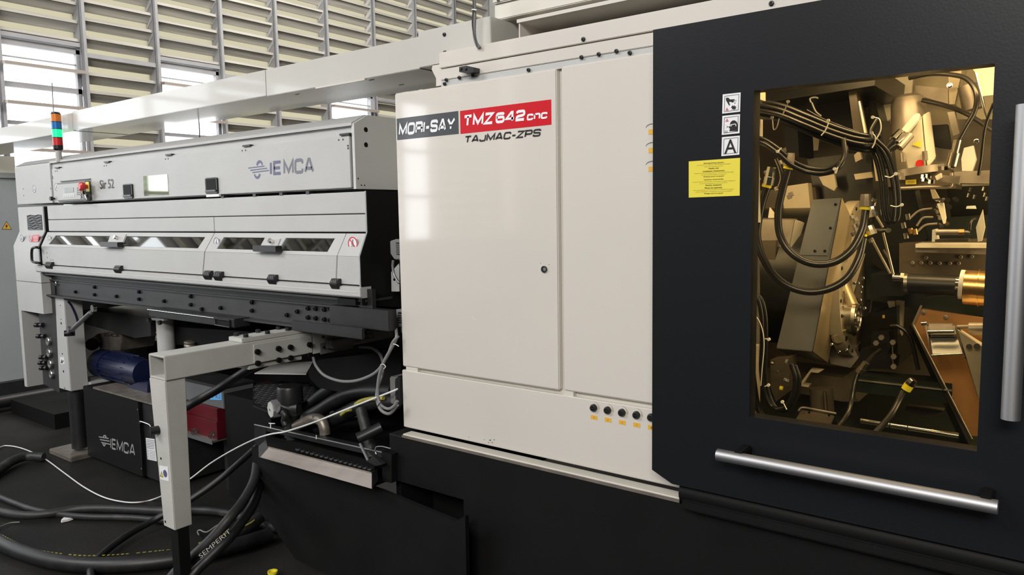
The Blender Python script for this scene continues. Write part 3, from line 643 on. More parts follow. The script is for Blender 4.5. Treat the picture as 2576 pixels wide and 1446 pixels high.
hexa('flank_sheet', P3([(2090, 735, 2.86), (2130, 800, 2.86), (2175, 640, 2.86), (2140, 560, 2.86)]), P3([(2092, 735, 2.9), (2132, 800, 2.9), (2177, 640, 2.9), (2142, 560, 2.9)]), 'oily_beige', ip)
slab('drum_apron', [(2075, 860), (2150, 880), (2160, 900), (2140, 925), (2090, 915)], 2.9, 0.04, 'dirty_steel', ip)
for x, y in ((2093, 866), (2130, 880), (2112, 885), (2165, 735), (2168, 722), (2160, 713), (2172, 700), (2150, 712), (2165, 755), (2176, 775)): screw(PY(x, y, 2.70), 0.005, ip, 'chrome', name='bolt', t=0.01)

# ---- headstock casting, turret plates, servo motor, chute (right half of the window)
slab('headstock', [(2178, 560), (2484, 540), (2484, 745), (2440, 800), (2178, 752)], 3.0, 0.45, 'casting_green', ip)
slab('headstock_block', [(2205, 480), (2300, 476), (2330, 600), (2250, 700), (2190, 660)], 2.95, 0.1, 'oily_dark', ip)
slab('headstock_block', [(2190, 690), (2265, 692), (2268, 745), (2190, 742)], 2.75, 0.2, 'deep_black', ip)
tp = slab('tool_plate', [(2262, 612), (2482, 600), (2480, 700), (2262, 690)], 2.85, 0.1, 'oily_brown', ip)
for x, y in ((2296, 661), (2318, 661), (2341, 661), (2364, 662), (2390, 662), (2412, 662), (2330, 648), (2417, 646), (2445, 645)): screw(PY(x, y, 2.85), 0.0055, tp, 'dirty_steel', name='bolt', t=0.008)
slab('way_cover', [(2303, 613), (2482, 614), (2482, 624), (2303, 623)], 2.70, 0.12, 'motor_white', ip)
slab('way_step', [(2303, 624), (2482, 625), (2482, 640), (2303, 634)], 2.72, 0.12, 'dirty_steel', ip)
# hydraulic cylinder, white ring, brass drum on one axis
def pcyl(name, a, b, Y, rpx, m, parent, **kw):
    p, q = PY(*a, Y), PY(*b, Y); return cyl(name, p, q, rpx / SP((a[0] + b[0]) / 2, Y), m, parent, **kw)
pcyl('collet_rod', (2246, 699), (2282, 701), 2.7, 10, 'chrome', ip, prof=None)
pcyl('collet_nut', (2266, 697), (2278, 698), 2.7, 13, 'warm_steel', ip, n=6)
hcy = pcyl('hydraulic_cylinder', (2280, 712), (2405, 718), 2.62, 25, 'black_plastic', ip, n=32)
pcyl('end_cap', (2277, 712), (2286, 712), 2.62, 26.5, 'warm_steel', hcy, n=32)
pcyl('shaft', (2398, 713), (2425, 714), 2.62, 18, 'chrome', ip, n=24)
pcyl('white_ring', (2415, 715), (2426, 716), 2.60, 37, 'white_plastic', ip, n=36)
pcyl('brass_drum', (2427, 722), (2500, 727), 2.60, 44, 'brass', ip, n=40)
disc('drum_seam', PY(2462, 724, 2.6) + Vector((0, 0, 0)), 0.0555, 'brass', ip, nrm=(1, 0, 0), t=0.002, n=40)
slab('lower_flange', [(2400, 742), (2482, 745), (2482, 826), (2440, 812), (2330, 782), (2318, 750)], 2.72, 0.2, 'casting_green', ip)
# needles and brackets crossing the middle
for a, b3, m in (((2200, 535, 2.7), (2222, 572, 2.7), 'warm_steel'), ((2222, 585, 2.7), (2250, 700, 2.7), 'warm_steel'), ((2192, 598, 2.7), (2240, 688, 2.7), 'warm_steel'), ((2222, 628, 2.7), (2236, 650, 2.7), 'oily_brown')):
    tube('steel_rod', [PY(*a), PY(*b3)], 0.0045, m, ip, n=8, smooth=False)
cyl('rod', PY(2196, 578, 2.6), PY(2236, 579, 2.6), 0.0045, 'chrome', ip, n=10)
disc('ball_end', PY(2236, 579, 2.6), 0.008, 'chrome', ip, t=0.012, n=12)
# coolant nozzles cluster
for i, (a, b3, c3) in enumerate((((2286, 552), (2312, 530), (2345, 524)), ((2306, 568), (2322, 548), (2348, 546)), ((2308, 582), (2328, 566), (2358, 562)))):
    tube('coolant_pipe', [PY(*a, 2.75), PY(*b3, 2.75), PY(*c3, 2.75)], 0.0035, 'dirty_steel', ip, n=8)
for i, (x, y) in enumerate(((2283, 538), (2290, 574), (2278, 586), (2301, 576), (2272, 560))): cyl('nozzle', PY(x, y, 2.7), PY(x + 3, y + 14, 2.7), 0.007, 'brass' if i in (1, 3) else 'chrome', ip, n=10)
for i, (x, y) in enumerate(((2352, 498), (2356, 516), (2362, 502), (2352, 530), (2360, 545), (2380, 500), (2384, 518), (2402, 500), (2384, 517), (2364, 566), (2378, 560))): cyl('fitting', PY(x, y, 2.78), PY(x + 5, y + 3, 2.74), 0.007, 'chrome', ip, n=8)
slab('white_lever', [(2357, 512), (2373, 510), (2379, 548), (2376, 562), (2373, 563)], 2.7, 0.02, 'motor_white', ip)
cyl('lever_boss', PY(2368, 505, 2.7), PY(2374, 507, 2.7), 0.011, 'clear_plastic', ip, n=12)
slab('bracket', [(2340, 476), (2350, 476), (2362, 498), (2346, 500)], 2.72, 0.02, 'oily_beige', ip)
# pneumatic cylinder on its bracket
bk = slab('cylinder_bracket', [(2345, 578), (2352, 576), (2357, 608), (2344, 608)], 2.6, 0.06, 'cream_sheet', ip)
pcyl('air_cylinder', (2356, 584), (2414, 584), 2.6, 7.5, 'dirty_steel', ip, n=20)
pcyl('cylinder_cap', (2412, 584), (2426, 584), 2.6, 8.5, 'brass', ip, n=6)
pcyl('cylinder_cap', (2426, 584), (2440, 585), 2.6, 4.5, 'chrome', ip, n=10)
slab('bracket_foot', [(2352, 602), (2436, 601), (2436, 608), (2352, 609)], 2.6, 0.05, 'oily_brown', ip)
tube('air_hose', P3([(2440, 578, 2.6), (2442, 560, 2.6), (2452, 550, 2.62), (2474, 552, 2.65)]), 0.0035, 'oily_hose', ip)
slab('guard_leaf', [(2472, 527), (2478, 572), (2470, 606), (2460, 608), (2455, 572)], 2.62, 0.01, 'motor_white', ip)
slab('grey_tab', [(2432, 518), (2452, 517), (2455, 525), (2430, 525)], 2.8, 0.02, 'feeder_side', ip)
# servo motor
sm = thing('servo_motor', PY(2300, 430, 2.85), None, None); adopt(sm, ip)
cyl('dome', PY(2287, 335, 2.95), PY(2284, 238, 2.95), 0.056, 'dirty_steel', sm, n=30, prof=[(0, 0.056), (0.75, 0.055), (0.92, 0.047), (1, 0.03)])
hexa('housing', P3([(2283, 428, 2.80), (2330, 423, 2.80), (2318, 290, 2.80), (2266, 372, 2.80)]), P3([(2286, 430, 2.92), (2340, 420, 2.92), (2326, 290, 2.92), (2272, 350, 2.92)]), 'motor_white', sm, bev=0.004)
hexa('housing_flank', P3([(2332, 424, 2.80), (2353, 396, 2.84), (2337, 280, 2.84), (2320, 290, 2.80)]), P3([(2336, 422, 2.9), (2355, 396, 2.9), (2340, 280, 2.9), (2326, 290, 2.9)]), 'motor_white', sm, bev=0.003)
hexa('plug', P3([(2282, 333, 2.74), (2310, 306, 2.74), (2316, 286, 2.74), (2303, 284, 2.74)]), P3([(2268, 332, 2.80), (2305, 315, 2.80), (2318, 290, 2.80), (2298, 286, 2.80)]), 'motor_white', sm, bev=0.003)
hexa('plug', P3([(2266, 328, 2.72), (2283, 336, 2.72), (2315, 300, 2.72), (2300, 286, 2.72)]), P3([(2268, 328, 2.78), (2285, 336, 2.78), (2317, 300, 2.78), (2302, 286, 2.78)]), 'cream_sheet', sm, bev=0.003)
for a, b3 in (((2267, 332), (2247, 352)), ((2277, 342), (2256, 362)), ((2290, 340), (2262, 372))): cyl('connector', PY(*a, 2.73), PY(*b3, 2.70), 0.013, 'chrome' if a[0] != 2290 else 'dirty_steel', sm, n=14)
for a, b3, c3 in (((2250, 352), (2232, 375), (2236, 395)), ((2258, 364), (2240, 378), (2228, 402))): tube('motor_cable', [PY(*a, 2.7), PY(*b3, 2.7), PY(*c3, 2.7)], 0.011, 'oily_hose', sm)
decal('warning_triangle', [(2294, 364), (2316, 352), (2317, 371)], 2.796, 'yellow_label', sm, t=0.001)
rd = PY(2313.5, 411, 2.795); cyl('red_dot', rd, rd + Vector((0, -0.001, 0)), 0.012, 'lens_red', sm, n=20)
cyl('base_ring', PY(2308, 441, 2.87), PY(2306, 424, 2.87), 0.085, 'dirty_steel', sm, n=40)
cyl('base_ring', PY(2309, 436, 2.87), PY(2307, 428, 2.87), 0.062, 'chrome', sm, n=40)
for x, y in ((2272, 408), (2328, 404)): cyl('mount_stud', PY(x, y, 2.79), PY(x - 2, y - 24, 2.79), 0.008, 'dirty_steel', sm, n=10)
mp = slab('motor_plate', [(2262, 428), (2370, 418), (2400, 440), (2400, 474), (2262, 475)], 2.82, 0.2, 'oily_brown', ip)
lb = decal('plate_label', [(2278, 453), (2305, 451), (2305, 463), (2278, 464)], 2.815, 'yellow_label', mp, t=0.001)
textY('lettering', 'ST135', (2284, 461), (2300, 460.5), (2284, 455.5), 2.813, 'amber_text', lb)
slab('motor_plate', [(2400, 432), (2490, 428), (2490, 462), (2400, 460)], 2.84, 0.15, 'dirty_steel', ip)
tube('frame_pipe', P3([(2262, 474, 2.75), (2330, 471, 2.75), (2382, 470, 2.75), (2394, 462, 2.75), (2393, 435, 2.75)]), 0.006, 'dirty_steel', ip)
slab('lubricator', [(2352, 443), (2366, 435), (2368, 446), (2356, 453)], 2.7, 0.03, 'cream_sheet', ip)
slab('lubricator', [(2366, 440), (2416, 443), (2412, 464), (2362, 455)], 2.72, 0.03, 'dirty_steel', ip)
for x, y in ((2398, 415), (2392, 422), (2402, 408), (2376, 428), (2268, 452), (2264, 444), (2324, 449), (2334, 448), (2342, 462), (2326, 456)): cyl('fitting', PY(x, y, 2.68), PY(x + 1, y - 10, 2.68), 0.010, 'chrome' if x > 2300 else 'dirty_steel', ip, n=8)
cyl('hose_ferrule', PY(2394, 418, 2.66), PY(2402, 385, 2.66), 0.016, 'warm_steel', ip, n=14)
cyl('hose_ferrule', PY(2402, 385, 2.66), PY(2410, 352, 2.66), 0.011, 'warm_steel', ip, n=14)
hose('arch_hose', [(2408, 358, 2.66), (2430, 318, 2.66), (2452, 278, 2.66), (2456, 235, 2.66), (2434, 200, 2.68), (2395, 188, 2.7), (2340, 186, 2.72), (2288, 196, 2.75)], 6, 'oily_hose', ip)
hose('cross_hose', [(2320, 252, 2.9), (2380, 266, 2.88), (2440, 290, 2.84), (2500, 330, 2.8)], 6, 'oily_hose', ip)
hose('cross_hose', [(2500, 260, 2.6), (2478, 320, 2.62), (2468, 400, 2.64), (2462, 440, 2.66)], 4, 'oily_hose', ip)
hexa('rail_block', P3([(2398, 342, 2.8), (2414, 336, 2.8), (2401, 281, 2.8), (2383, 282, 2.8)]), P3([(2402, 342, 2.86), (2418, 336, 2.86), (2405, 281, 2.86), (2387, 282, 2.86)]), 'warm_steel', ip)
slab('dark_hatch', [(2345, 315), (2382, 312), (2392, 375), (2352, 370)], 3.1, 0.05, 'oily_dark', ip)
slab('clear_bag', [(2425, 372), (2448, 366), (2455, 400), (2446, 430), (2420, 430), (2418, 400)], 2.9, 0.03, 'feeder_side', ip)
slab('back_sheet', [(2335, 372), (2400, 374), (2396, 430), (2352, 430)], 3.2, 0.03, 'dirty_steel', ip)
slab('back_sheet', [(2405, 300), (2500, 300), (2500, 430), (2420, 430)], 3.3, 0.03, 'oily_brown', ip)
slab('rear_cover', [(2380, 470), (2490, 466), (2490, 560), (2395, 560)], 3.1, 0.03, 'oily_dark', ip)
for x, y in ((2476, 470), (2479, 485), (2484, 495), (2438, 486), (2443, 472), (2453, 490)): cyl('fitting', PY(x, y, 2.8), PY(x - 3, y + 10, 2.8), 0.005, 'chrome', ip, n=8)
# copper-coloured chip chute
ch = slab('chip_chute', [(2318, 777), (2484, 802), (2484, 1098), (2437, 1096), (2297, 815)], 2.62, 0.02, 'copper_sheet', ip)
Pn = [PY(*p, 2.60) for p in ((2318, 772), (2293, 815), (2440, 1104))]
tube('chute_edge', [PY(2296, 816, 2.60), PY(2358, 936, 2.60), PY(2444, 1104, 2.60)], 0.0042, 'warm_steel', ip, n=8, smooth=False)
tube('chute_edge', [PY(2318, 768, 2.60), PY(2297, 815, 2.60)], 0.0032, 'dirty_steel', ip, n=8, smooth=False)
hexa('chute_flank', P3([(2438, 1120, 2.58), (2446, 1108, 2.60), (2297, 817, 2.60), (2291, 812, 2.58)]), P3([(2420, 1120, 2.8), (2440, 1110, 2.8), (2292, 830, 2.8), (2286, 825, 2.8)]), 'oily_dark', ip)
for a, b3 in (((2396, 1023), (2424, 1076)), ((2401, 1024), (2428, 1076))): tube('slot_edge', [PY(*a, 2.60), PY(*b3, 2.60)], 0.0016, 'warm_steel', ip, n=6, smooth=False)
for x, y in ((2323, 785), (2379, 797), (2392, 998)): screw(PY(x, y, 2.615), 0.006, ch, 'dirty_steel', name='bolt')
hexa('chute_side', P3([(2462, 1000, 2.45), (2484, 1040, 2.45), (2484, 880, 2.45), (2410, 830, 2.45)]), P3([(2455, 990, 2.60), (2484, 1040, 2.60), (2484, 870, 2.60), (2405, 820, 2.60)]), 'oily_beige', ip)
ty = thing('chip_tray', PY(2380, 860, 2.5), None, None); adopt(ty, ip)
hexa('roll_cover', P3([(2336, 846, 2.48), (2408, 846, 2.48), (2400, 815, 2.5), (2330, 815, 2.5)]), P3([(2338, 848, 2.56), (2410, 848, 2.56), (2402, 812, 2.56), (2332, 812, 2.56)]), 'dirty_steel', ty, bev=0.006)
tube('roll_edge', P3([(2334, 835, 2.47), (2400, 834, 2.47)]), 0.006, 'chrome', ty, n=10, smooth=False)
hexa('tray_plate', P3([(2345, 890, 2.46), (2422, 890, 2.46), (2408, 846, 2.50), (2338, 848, 2.50)]), P3([(2347, 893, 2.50), (2424, 893, 2.50), (2410, 848, 2.54), (2340, 850, 2.54)]), 'stainless', ty)
hexa('tray_cheek', P3([(2342, 894, 2.44), (2346, 890, 2.46), (2331, 815, 2.5), (2326, 815, 2.5)]), P3([(2346, 896, 2.5), (2350, 892, 2.5), (2335, 815, 2.54), (2330, 815, 2.54)]), 'oily_brown', ty)
hexa('tray_cheek', P3([(2425, 900, 2.44), (2434, 895, 2.46), (2412, 822, 2.5), (2404, 822, 2.5)]), P3([(2429, 902, 2.5), (2438, 895, 2.5), (2416, 822, 2.54), (2408, 822, 2.54)]), 'oily_brown', ty)
tube('tray_lip', P3([(2342, 894, 2.45), (2420, 890, 2.45)]), 0.003, 'chrome', ty, n=8, smooth=False)
pcyl('pivot_pin', (2318, 814), (2332, 813), 2.48, 5, 'chrome', ty, n=12)
pcyl('roller_shaft', (2408, 822), (2440, 821), 2.5, 5, 'dirty_steel', ip, n=12)
pcyl('roller_drum', (2438, 826), (2478, 826), 2.5, 16, 'dirty_steel', ip, n=24)
for x, y in ((2439, 871), (2458, 870)): disc('bolt', PY(x, y, 2.44), 0.008, 'chrome', ip, t=0.008, n=10)
# central lower mechanism
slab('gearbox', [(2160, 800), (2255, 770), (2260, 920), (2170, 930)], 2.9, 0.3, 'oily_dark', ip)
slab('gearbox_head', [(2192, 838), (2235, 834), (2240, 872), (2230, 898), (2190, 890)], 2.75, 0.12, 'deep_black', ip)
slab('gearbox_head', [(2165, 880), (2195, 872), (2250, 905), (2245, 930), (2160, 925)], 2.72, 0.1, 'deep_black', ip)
slab('green_column', [(2232, 758), (2252, 758), (2250, 800), (2244, 800), (2238, 780)], 2.95, 0.03, 'motor_white', ip)
slab('green_column', [(2254, 756), (2272, 758), (2268, 845), (2256, 812)], 2.95, 0.03, 'oily_beige', ip)
slab('inner_web', [(2195, 756), (2235, 758), (2228, 830), (2200, 835)], 3.1, 0.03, 'oily_brown', ip)
decal('number_label', [(2220, 792), (2226, 792), (2226, 800), (2220, 800)], 2.9, 'orange_label', ip)
cyl('set_rod', PY(2246, 858, 2.68), PY(2248, 922, 2.68), 0.004, 'chrome', ip, n=8)
for x, y in ((2247, 860), (2249, 896), (2249, 921), (2218, 848), (2205, 862)): disc('nut', PY(x, y, 2.67), 0.009, 'dirty_steel', ip, t=0.01, n=6)
# lower beams
hexa('lower_beam', P3([(2150, 985, 2.60), (2395, 1015, 2.60), (2395, 965, 2.60), (2158, 944, 2.60)]), P3([(2150, 975, 2.8), (2395, 1005, 2.8), (2395, 950, 2.8), (2158, 930, 2.8)]), 'casting_green', ip)
box('beam_edge', PY(2158, 958, 2.598).x, PY(2395, 975, 2.598).x, 2.59, 2.598, PY(2250, 967, 2.598).z, PY(2250, 967, 2.598).z + 0.004, 'dirty_steel', ip)
slab('base_plate', [(1925, 925), (2120, 950), (2160, 1010), (2120, 1010), (1935, 975)], 2.95, 0.2, 'oily_brown', ip)
slab('cast_rib', [(2040, 928), (2068, 932), (2058, 938), (2040, 936), (2020, 966), (2036, 968), (2034, 974), (2008, 970)], 2.7, 0.03, 'oily_beige', ip)
pcyl('dark_post', (2070, 1035), (2065, 975), 2.7, 28, 'oily_brown', ip, n=24)
pcyl('dark_post', (2078, 1032), (2074, 985), 2.62, 5, 'warm_steel', ip, n=12)
hexa('pump_lid', P3([(1985, 1085, 2.45), (2075, 1100, 2.45), (2100, 1045, 2.55), (2015, 1030, 2.55)]), P3([(1985, 1100, 2.6), (2075, 1110, 2.6), (2112, 1075, 2.7), (2015, 1040, 2.7)]), 'oily_brown', ip, bev=0.003)
tube('lid_edge', P3([(2008, 1033, 2.54), (2020, 1025, 2.56), (2060, 1032, 2.56), (2104, 1040, 2.56)]), 0.004, 'dirty_steel', ip)
for x, y in ((2036, 1037), (2086, 1044)): disc('bolt', PY(x, y, 2.5), 0.004, 'chrome', ip, t=0.003, n=8)
rr = pcyl('feed_shaft', (2165, 1058), (2412, 1096), 2.5, 7, 'chrome', ip, n=20)
for x, y in ((2238, 1069), (2282, 1076), (2345, 1085)): pcyl('shaft_ring', (x, y), (x + 3, y + .5), 2.5, 8, 'brass' if x == 2345 else 'black_plastic', ip, n=20)
slab('brown_sill', [(2355, 1118), (2425, 1127), (2425, 1135), (2355, 1124)], 2.4, 0.03, 'dirty_steel', ip)
slab('lower_box', [(2278, 1024), (2372, 1034), (2340, 1048), (2276, 1040)], 2.8, 0.05, 'oily_brown', ip)
# ---- hoses with yellow rings
def fitting(name, a, b3, Y, rpx, parent, m='chrome', n=8):
    p, q = PY(*a, Y), PY(*b3, Y); r = rpx / SP(a[0], Y)
    return cyl(name, p, q, r, m, parent, n=n, prof=[(0, r * 0.9), (0.3, r), (0.55, r), (0.56, r * 1.15), (1, r * 1.15)])
def ring(a, b3, Y, rpx, parent): return pcyl('yellow_ring', a, b3, Y, rpx, 'yellow_ring', parent, n=20)
h1 = hose('hydraulic_hose', [(1931, 468, 2.36), (1915, 520, 2.36), (1905, 590, 2.36), (1920, 650, 2.36), (1960, 705, 2.38), (2020, 732, 2.40), (2080, 728, 2.42), (2130, 700, 2.44), (2160, 650, 2.46), (2172, 600, 2.48)], 9.5, 'oily_hose', ip, n=14)
h2 = hose('hydraulic_hose', [(1982, 428, 2.38), (1968, 480, 2.38), (1958, 530, 2.38), (1962, 590, 2.38), (1990, 635, 2.38), (2040, 662, 2.38), (2095, 660, 2.40), (2140, 630, 2.42), (2168, 580, 2.44), (2178, 528, 2.46)], 9.5, 'oily_hose', ip, n=14)
ring((1930, 464), (1928, 471), 2.36, 12, h1); ring((1984, 417), (1982, 425), 2.38, 12, h2); ring((2177, 520), (2176, 527), 2.46, 13, h2); ring((2174, 588), (2172, 593), 2.48, 8, h1)
fitting('hose_fitting', (1941, 420), (1932, 465), 2.36, 12, ip); fitting('hose_fitting', (1987, 385), (1984, 417), 2.38, 13, ip, 'dirty_steel')
fitting('hose_fitting', (2178, 488), (2177, 519), 2.46, 13, ip, 'dirty_steel'); fitting('hose_fitting', (2192, 520), (2198, 545), 2.5, 10, ip); fitting('hose_fitting', (2186, 568), (2194, 590), 2.5, 11, ip, 'warm_steel'); fitting('hose_fitting', (2200, 500), (2190, 520), 2.5, 8, ip)
for x, y in ((1952, 470), (1984, 490), (1988, 484), (2142, 542), (2150, 548), (2148, 565), (2152, 575), (2190, 600), (2160, 560), (2145, 585), (1960, 405), (1925, 430), (1905, 445)): cyl('fitting', PY(x, y, 2.55), PY(x + 4, y + 9, 2.55), 0.008, 'chrome' if x % 2 else 'dirty_steel', ip, n=8)
slab('bright_fin', [(1932, 548), (1936, 522), (1947, 536), (1947, 548)], 2.6, 0.01, 'motor_white', ip)
h3 = hose('thin_hose', [(1952, 400, 2.45), (1962, 425, 2.45), (1966, 450, 2.45), (1958, 475, 2.45)], 5, 'oily_hose', ip)
h4 = hose('hydraulic_hose', [(2272, 985, 2.40), (2260, 1010, 2.38), (2240, 1045, 2.34), (2205, 1085, 2.30), (2180, 1105, 2.28)], 8, 'oily_hose', ip, n=12)
ring((2287, 968), (2279, 980), 2.40, 12, h4); fitting('hose_fitting', (2298, 955), (2288, 967), 2.40, 11, ip)
h5 = hose('hydraulic_hose', [(2158, 940, 2.45), (2150, 965, 2.44), (2142, 1010, 2.42), (2130, 1045, 2.38), (2100, 1085, 2.34)], 6, 'oily_hose', ip, n=12)
fitting('hose_fitting', (2180, 912), (2162, 938), 2.45, 10, ip, 'warm_steel'); hose('thin_hose', [(2215, 880, 2.6), (2195, 895, 2.55), (2180, 912, 2.45)], 5, 'oily_hose', ip)
hose('thin_hose', [(2240, 820, 2.7), (2262, 822, 2.7), (2290, 850, 2.7), (2310, 930, 2.7)], 5, 'oily_hose', ip)
# ribbed cable bundle with ties
def bundle(pts, offs, rpx, ribs=0.06):
    for dx, dy, dY in offs: hose('ribbed_cable', [(x + dx, y + dy, Y + dY) for x, y, Y in pts], rpx, 'ribbed_cable', ip, ribs=ribs, k=26, n=8)
bundle([(1890, 262, 2.40), (1960, 276, 2.40), (2020, 300, 2.40), (2080, 325, 2.42), (2140, 345, 2.44), (2180, 352, 2.45), (2205, 352, 2.46)], [(0, 0, 0), (0, 13, -0.01), (0, 26, 0), (10, -9, 0.03)], 6.5)
bundle([(2205, 352, 2.46), (2235, 385, 2.46), (2254, 440, 2.46), (2262, 500, 2.46), (2258, 550, 2.46), (2240, 556, 2.46), (2232, 520, 2.46), (2228, 460, 2.46), (2215, 400, 2.46), (2195, 360, 2.46)], [(0, 0, 0), (-12, 2, 0.01)], 5)
bundle([(1886, 355, 2.34), (1920, 362, 2.34), (1955, 385, 2.34), (1990, 415, 2.36), (2030, 432, 2.38), (2075, 436, 2.38), (2110, 420, 2.38), (2125, 390, 2.40), (2122, 350, 2.42)], [(0, 0, 0), (3, -10, 0.02)], 6)
bundle([(2205, 300, 2.5), (2190, 330, 2.48), (2196, 362, 2.47)], [(0, 0, 0)], 4)
bundle([(1886, 735, 2.28), (1905, 750, 2.28), (1915, 790, 2.28), (1917, 850, 2.28), (1915, 930, 2.28), (1925, 990, 2.28), (1945, 1025, 2.28), (1975, 1025, 2.28), (1995, 990, 2.28), (2000, 950, 2.28), (1990, 915, 2.28)], [(0, 0, 0), (10, 3, 0.02)], 6)
bundle([(1888, 890, 2.3), (1895, 960, 2.3), (1905, 1020, 2.3), (1925, 1060, 2.3)], [(0, 0, 0)], 9, ribs=0)
tube('white_lead', P3([(1885, 787, 2.25), (1905, 800, 2.25), (1918, 830, 2.25), (1922, 870, 2.25), (1917, 930, 2.25), (1914, 970, 2.25)]), 0.0016, 'white_plastic', ip, n=6)
tube('white_lead', P3([(2030, 276, 2.38), (2070, 298, 2.38), (2120, 318, 2.40), (2160, 333, 2.42)]), 0.0014, 'cable_grey', ip, n=6)
def tie(pts, Y, m='white_plastic'):
    t = tube('cable_tie', [PY(x, y, Y) for x, y in pts], 0.0018, m, ip, n=6); e = PY(*pts[0], Y); disc('tie_head', e, 0.0048, m, t, t=0.006, n=8); return t
for pts, Y in (([(2084, 303), (2082, 315), (2075, 330), (2066, 341)], 2.35), ([(2193, 334), (2202, 345), (2200, 360), (2194, 372)], 2.38), ([(1983, 256), (1976, 272), (1968, 290)], 2.36), ([(1943, 296), (1946, 325), (1954, 320), (1960, 298)], 2.35), ([(2196, 295), (2212, 300), (2216, 325), (2205, 350)], 2.4),
               ([(1957, 381), (1966, 372)], 2.3), ([(2100, 425), (2102, 436), (2108, 420)], 2.32), ([(2254, 437), (2240, 446), (2226, 443)], 2.4), ([(2269, 515), (2255, 520), (2240, 517)], 2.4),
               ([(1969, 1010), (1974, 1020), (1979, 1030)], 2.24), ([(1935, 853), (1925, 852)], 2.22), ([(1934, 968), (1924, 972)], 2.22)): tie(pts, Y, 'cable_grey' if pts[0][0] in (1983, 1943) else 'white_plastic')
tube('pale_lead', P3([(2040, 258, 2.7), (2038, 248, 2.7), (2050, 245, 2.7), (2058, 247, 2.7)]), 0.003, 'cable_grey', ip, n=6)
tube('pale_lead', P3([(2042, 258, 2.7), (2052, 280, 2.7), (2066, 292, 2.7)]), 0.003, 'cable_grey', ip, n=6)
slab('valve_block', [(1888, 830), (1906, 835), (1908, 870), (1888, 872)], 2.5, 0.08, 'oily_brown', ip)
slab('valve_block', [(1938, 905), (1985, 900), (1985, 985), (1952, 1010), (1940, 980)], 2.5, 0.08, 'oily_brown', ip)
for x, y in ((1905, 858), (1940, 912), (1955, 934), (1972, 955), (1978, 958), (1962, 975), (1976, 908)): cyl('fitting', PY(x, y, 2.42), PY(x + 7, y + 2, 2.42), 0.007, 'chrome' if x != 1962 else 'yellow_ring', ip, n=8)

# ================================================================== overhead duct, stacked unit above the lathe
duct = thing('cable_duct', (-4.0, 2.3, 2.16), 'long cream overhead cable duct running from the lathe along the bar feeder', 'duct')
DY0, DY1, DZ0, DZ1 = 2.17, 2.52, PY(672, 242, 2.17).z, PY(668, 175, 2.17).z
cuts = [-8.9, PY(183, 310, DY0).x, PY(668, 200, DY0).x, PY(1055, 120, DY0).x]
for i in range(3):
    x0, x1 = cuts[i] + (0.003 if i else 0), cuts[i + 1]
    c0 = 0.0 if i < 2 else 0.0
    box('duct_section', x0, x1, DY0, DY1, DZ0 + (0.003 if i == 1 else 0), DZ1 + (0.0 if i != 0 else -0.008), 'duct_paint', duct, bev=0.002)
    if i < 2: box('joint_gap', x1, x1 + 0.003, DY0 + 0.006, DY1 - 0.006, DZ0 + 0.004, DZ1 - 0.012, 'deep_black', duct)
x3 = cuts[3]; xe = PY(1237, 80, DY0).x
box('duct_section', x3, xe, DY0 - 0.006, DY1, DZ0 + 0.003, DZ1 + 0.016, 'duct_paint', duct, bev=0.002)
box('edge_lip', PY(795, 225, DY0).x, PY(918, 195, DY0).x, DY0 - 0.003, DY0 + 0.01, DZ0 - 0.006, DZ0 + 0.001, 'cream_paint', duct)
br = [PY(x, y, DY0 - 0.004) for x, y in ((1098, 160), (1125, 153), (1125, 212), (1097, 217), (1097, 197), (1086, 175), (1088, 163))]
prism('end_bracket', br, (0, 0.004, 0), 'cream_paint', duct)
box('gap_shadow', PY(1109.5, 160, 2.13).x - 0.002, PY(1109.5, 160, 2.13).x + 0.002, 2.134, 2.137, 2.09, 2.15, 'deep_black', duct)
for x, y in ((1118.5, 87), (1120, 132), (1121, 163)): screw(PY(x, y, DY0 - 0.006), 0.0065, duct)
for x, y in ((748, 237), (935, 201), (1010, 213), (893, 180)): 
    if y > 200: p = PZ(x, y, DZ0); box('slot', p.x - 0.014, p.x + 0.014, p.y - 0.003, p.y + 0.003, DZ0 - 0.0015, DZ0, 'black_plastic', duct)

TY = 2.26
tu = thing('cooling_unit', (-0.9, 2.7, 2.34), 'cream sheet metal unit standing on brackets on top of the lathe', 'machine unit')
zb = PY(1244, 52, TY).z; xl = PY(1244, 52, TY).x; zm = PY(1244, 12, TY).z
box('plinth', xl, 0.7, TY, TY + 1.1, zb, zm, 'cream_sheet', tu, bev=0.003)
box('cabinet_body', xl, 0.7, TY - 0.012, TY + 1.1, zm, zm + 0.75, 'cream_paint', tu, bev=0.004)
disc('foot_mark', PY(1254, 1, TY - 0.012), 0.006, 'black_plastic', tu, n=8)
x1 = PY(1300, 58, 2.20).x; zs = PY(1300, 58, 2.20).z
box('shelf_plate', x1, 0.7, 2.20, 3.3, zs, zs + 0.012, 'cream_paint', tu)
box('spacer', x1 + 0.05, 0.7, 2.30, 3.2, zs + 0.012, zb, 'oily_brown', tu)
box('support_leg', x1 + 0.005, x1 + 0.010, 2.205, 2.55, 2.226, zs, 'cream_paint', tu)
box('support_leg', PY(1352, 80, 2.35).x, PY(1392, 75, 2.35).x, 2.42, 2.50, 2.226, zs, 'cream_sheet', tu)
hc = thing('hanging_cable', PY(1203, 120, 2.13), 'grey and black cable pair hanging down in front of the overhead duct', 'cable')
tube('grey_cable', [PY(x, y, 2.11) for x, y in ((1190, -80), (1193, 0), (1194, 40), (1193, 80), (1197, 105), (1206, 121))], 0.0065, 'cable_grey', hc)
tube('black_cable', [PY(x, y, 2.10) for x, y in ((1188, -80), (1190, 0), (1190, 25), (1188, 60), (1192, 88), (1200, 118))], 0.0022, 'black_plastic', hc, n=6)
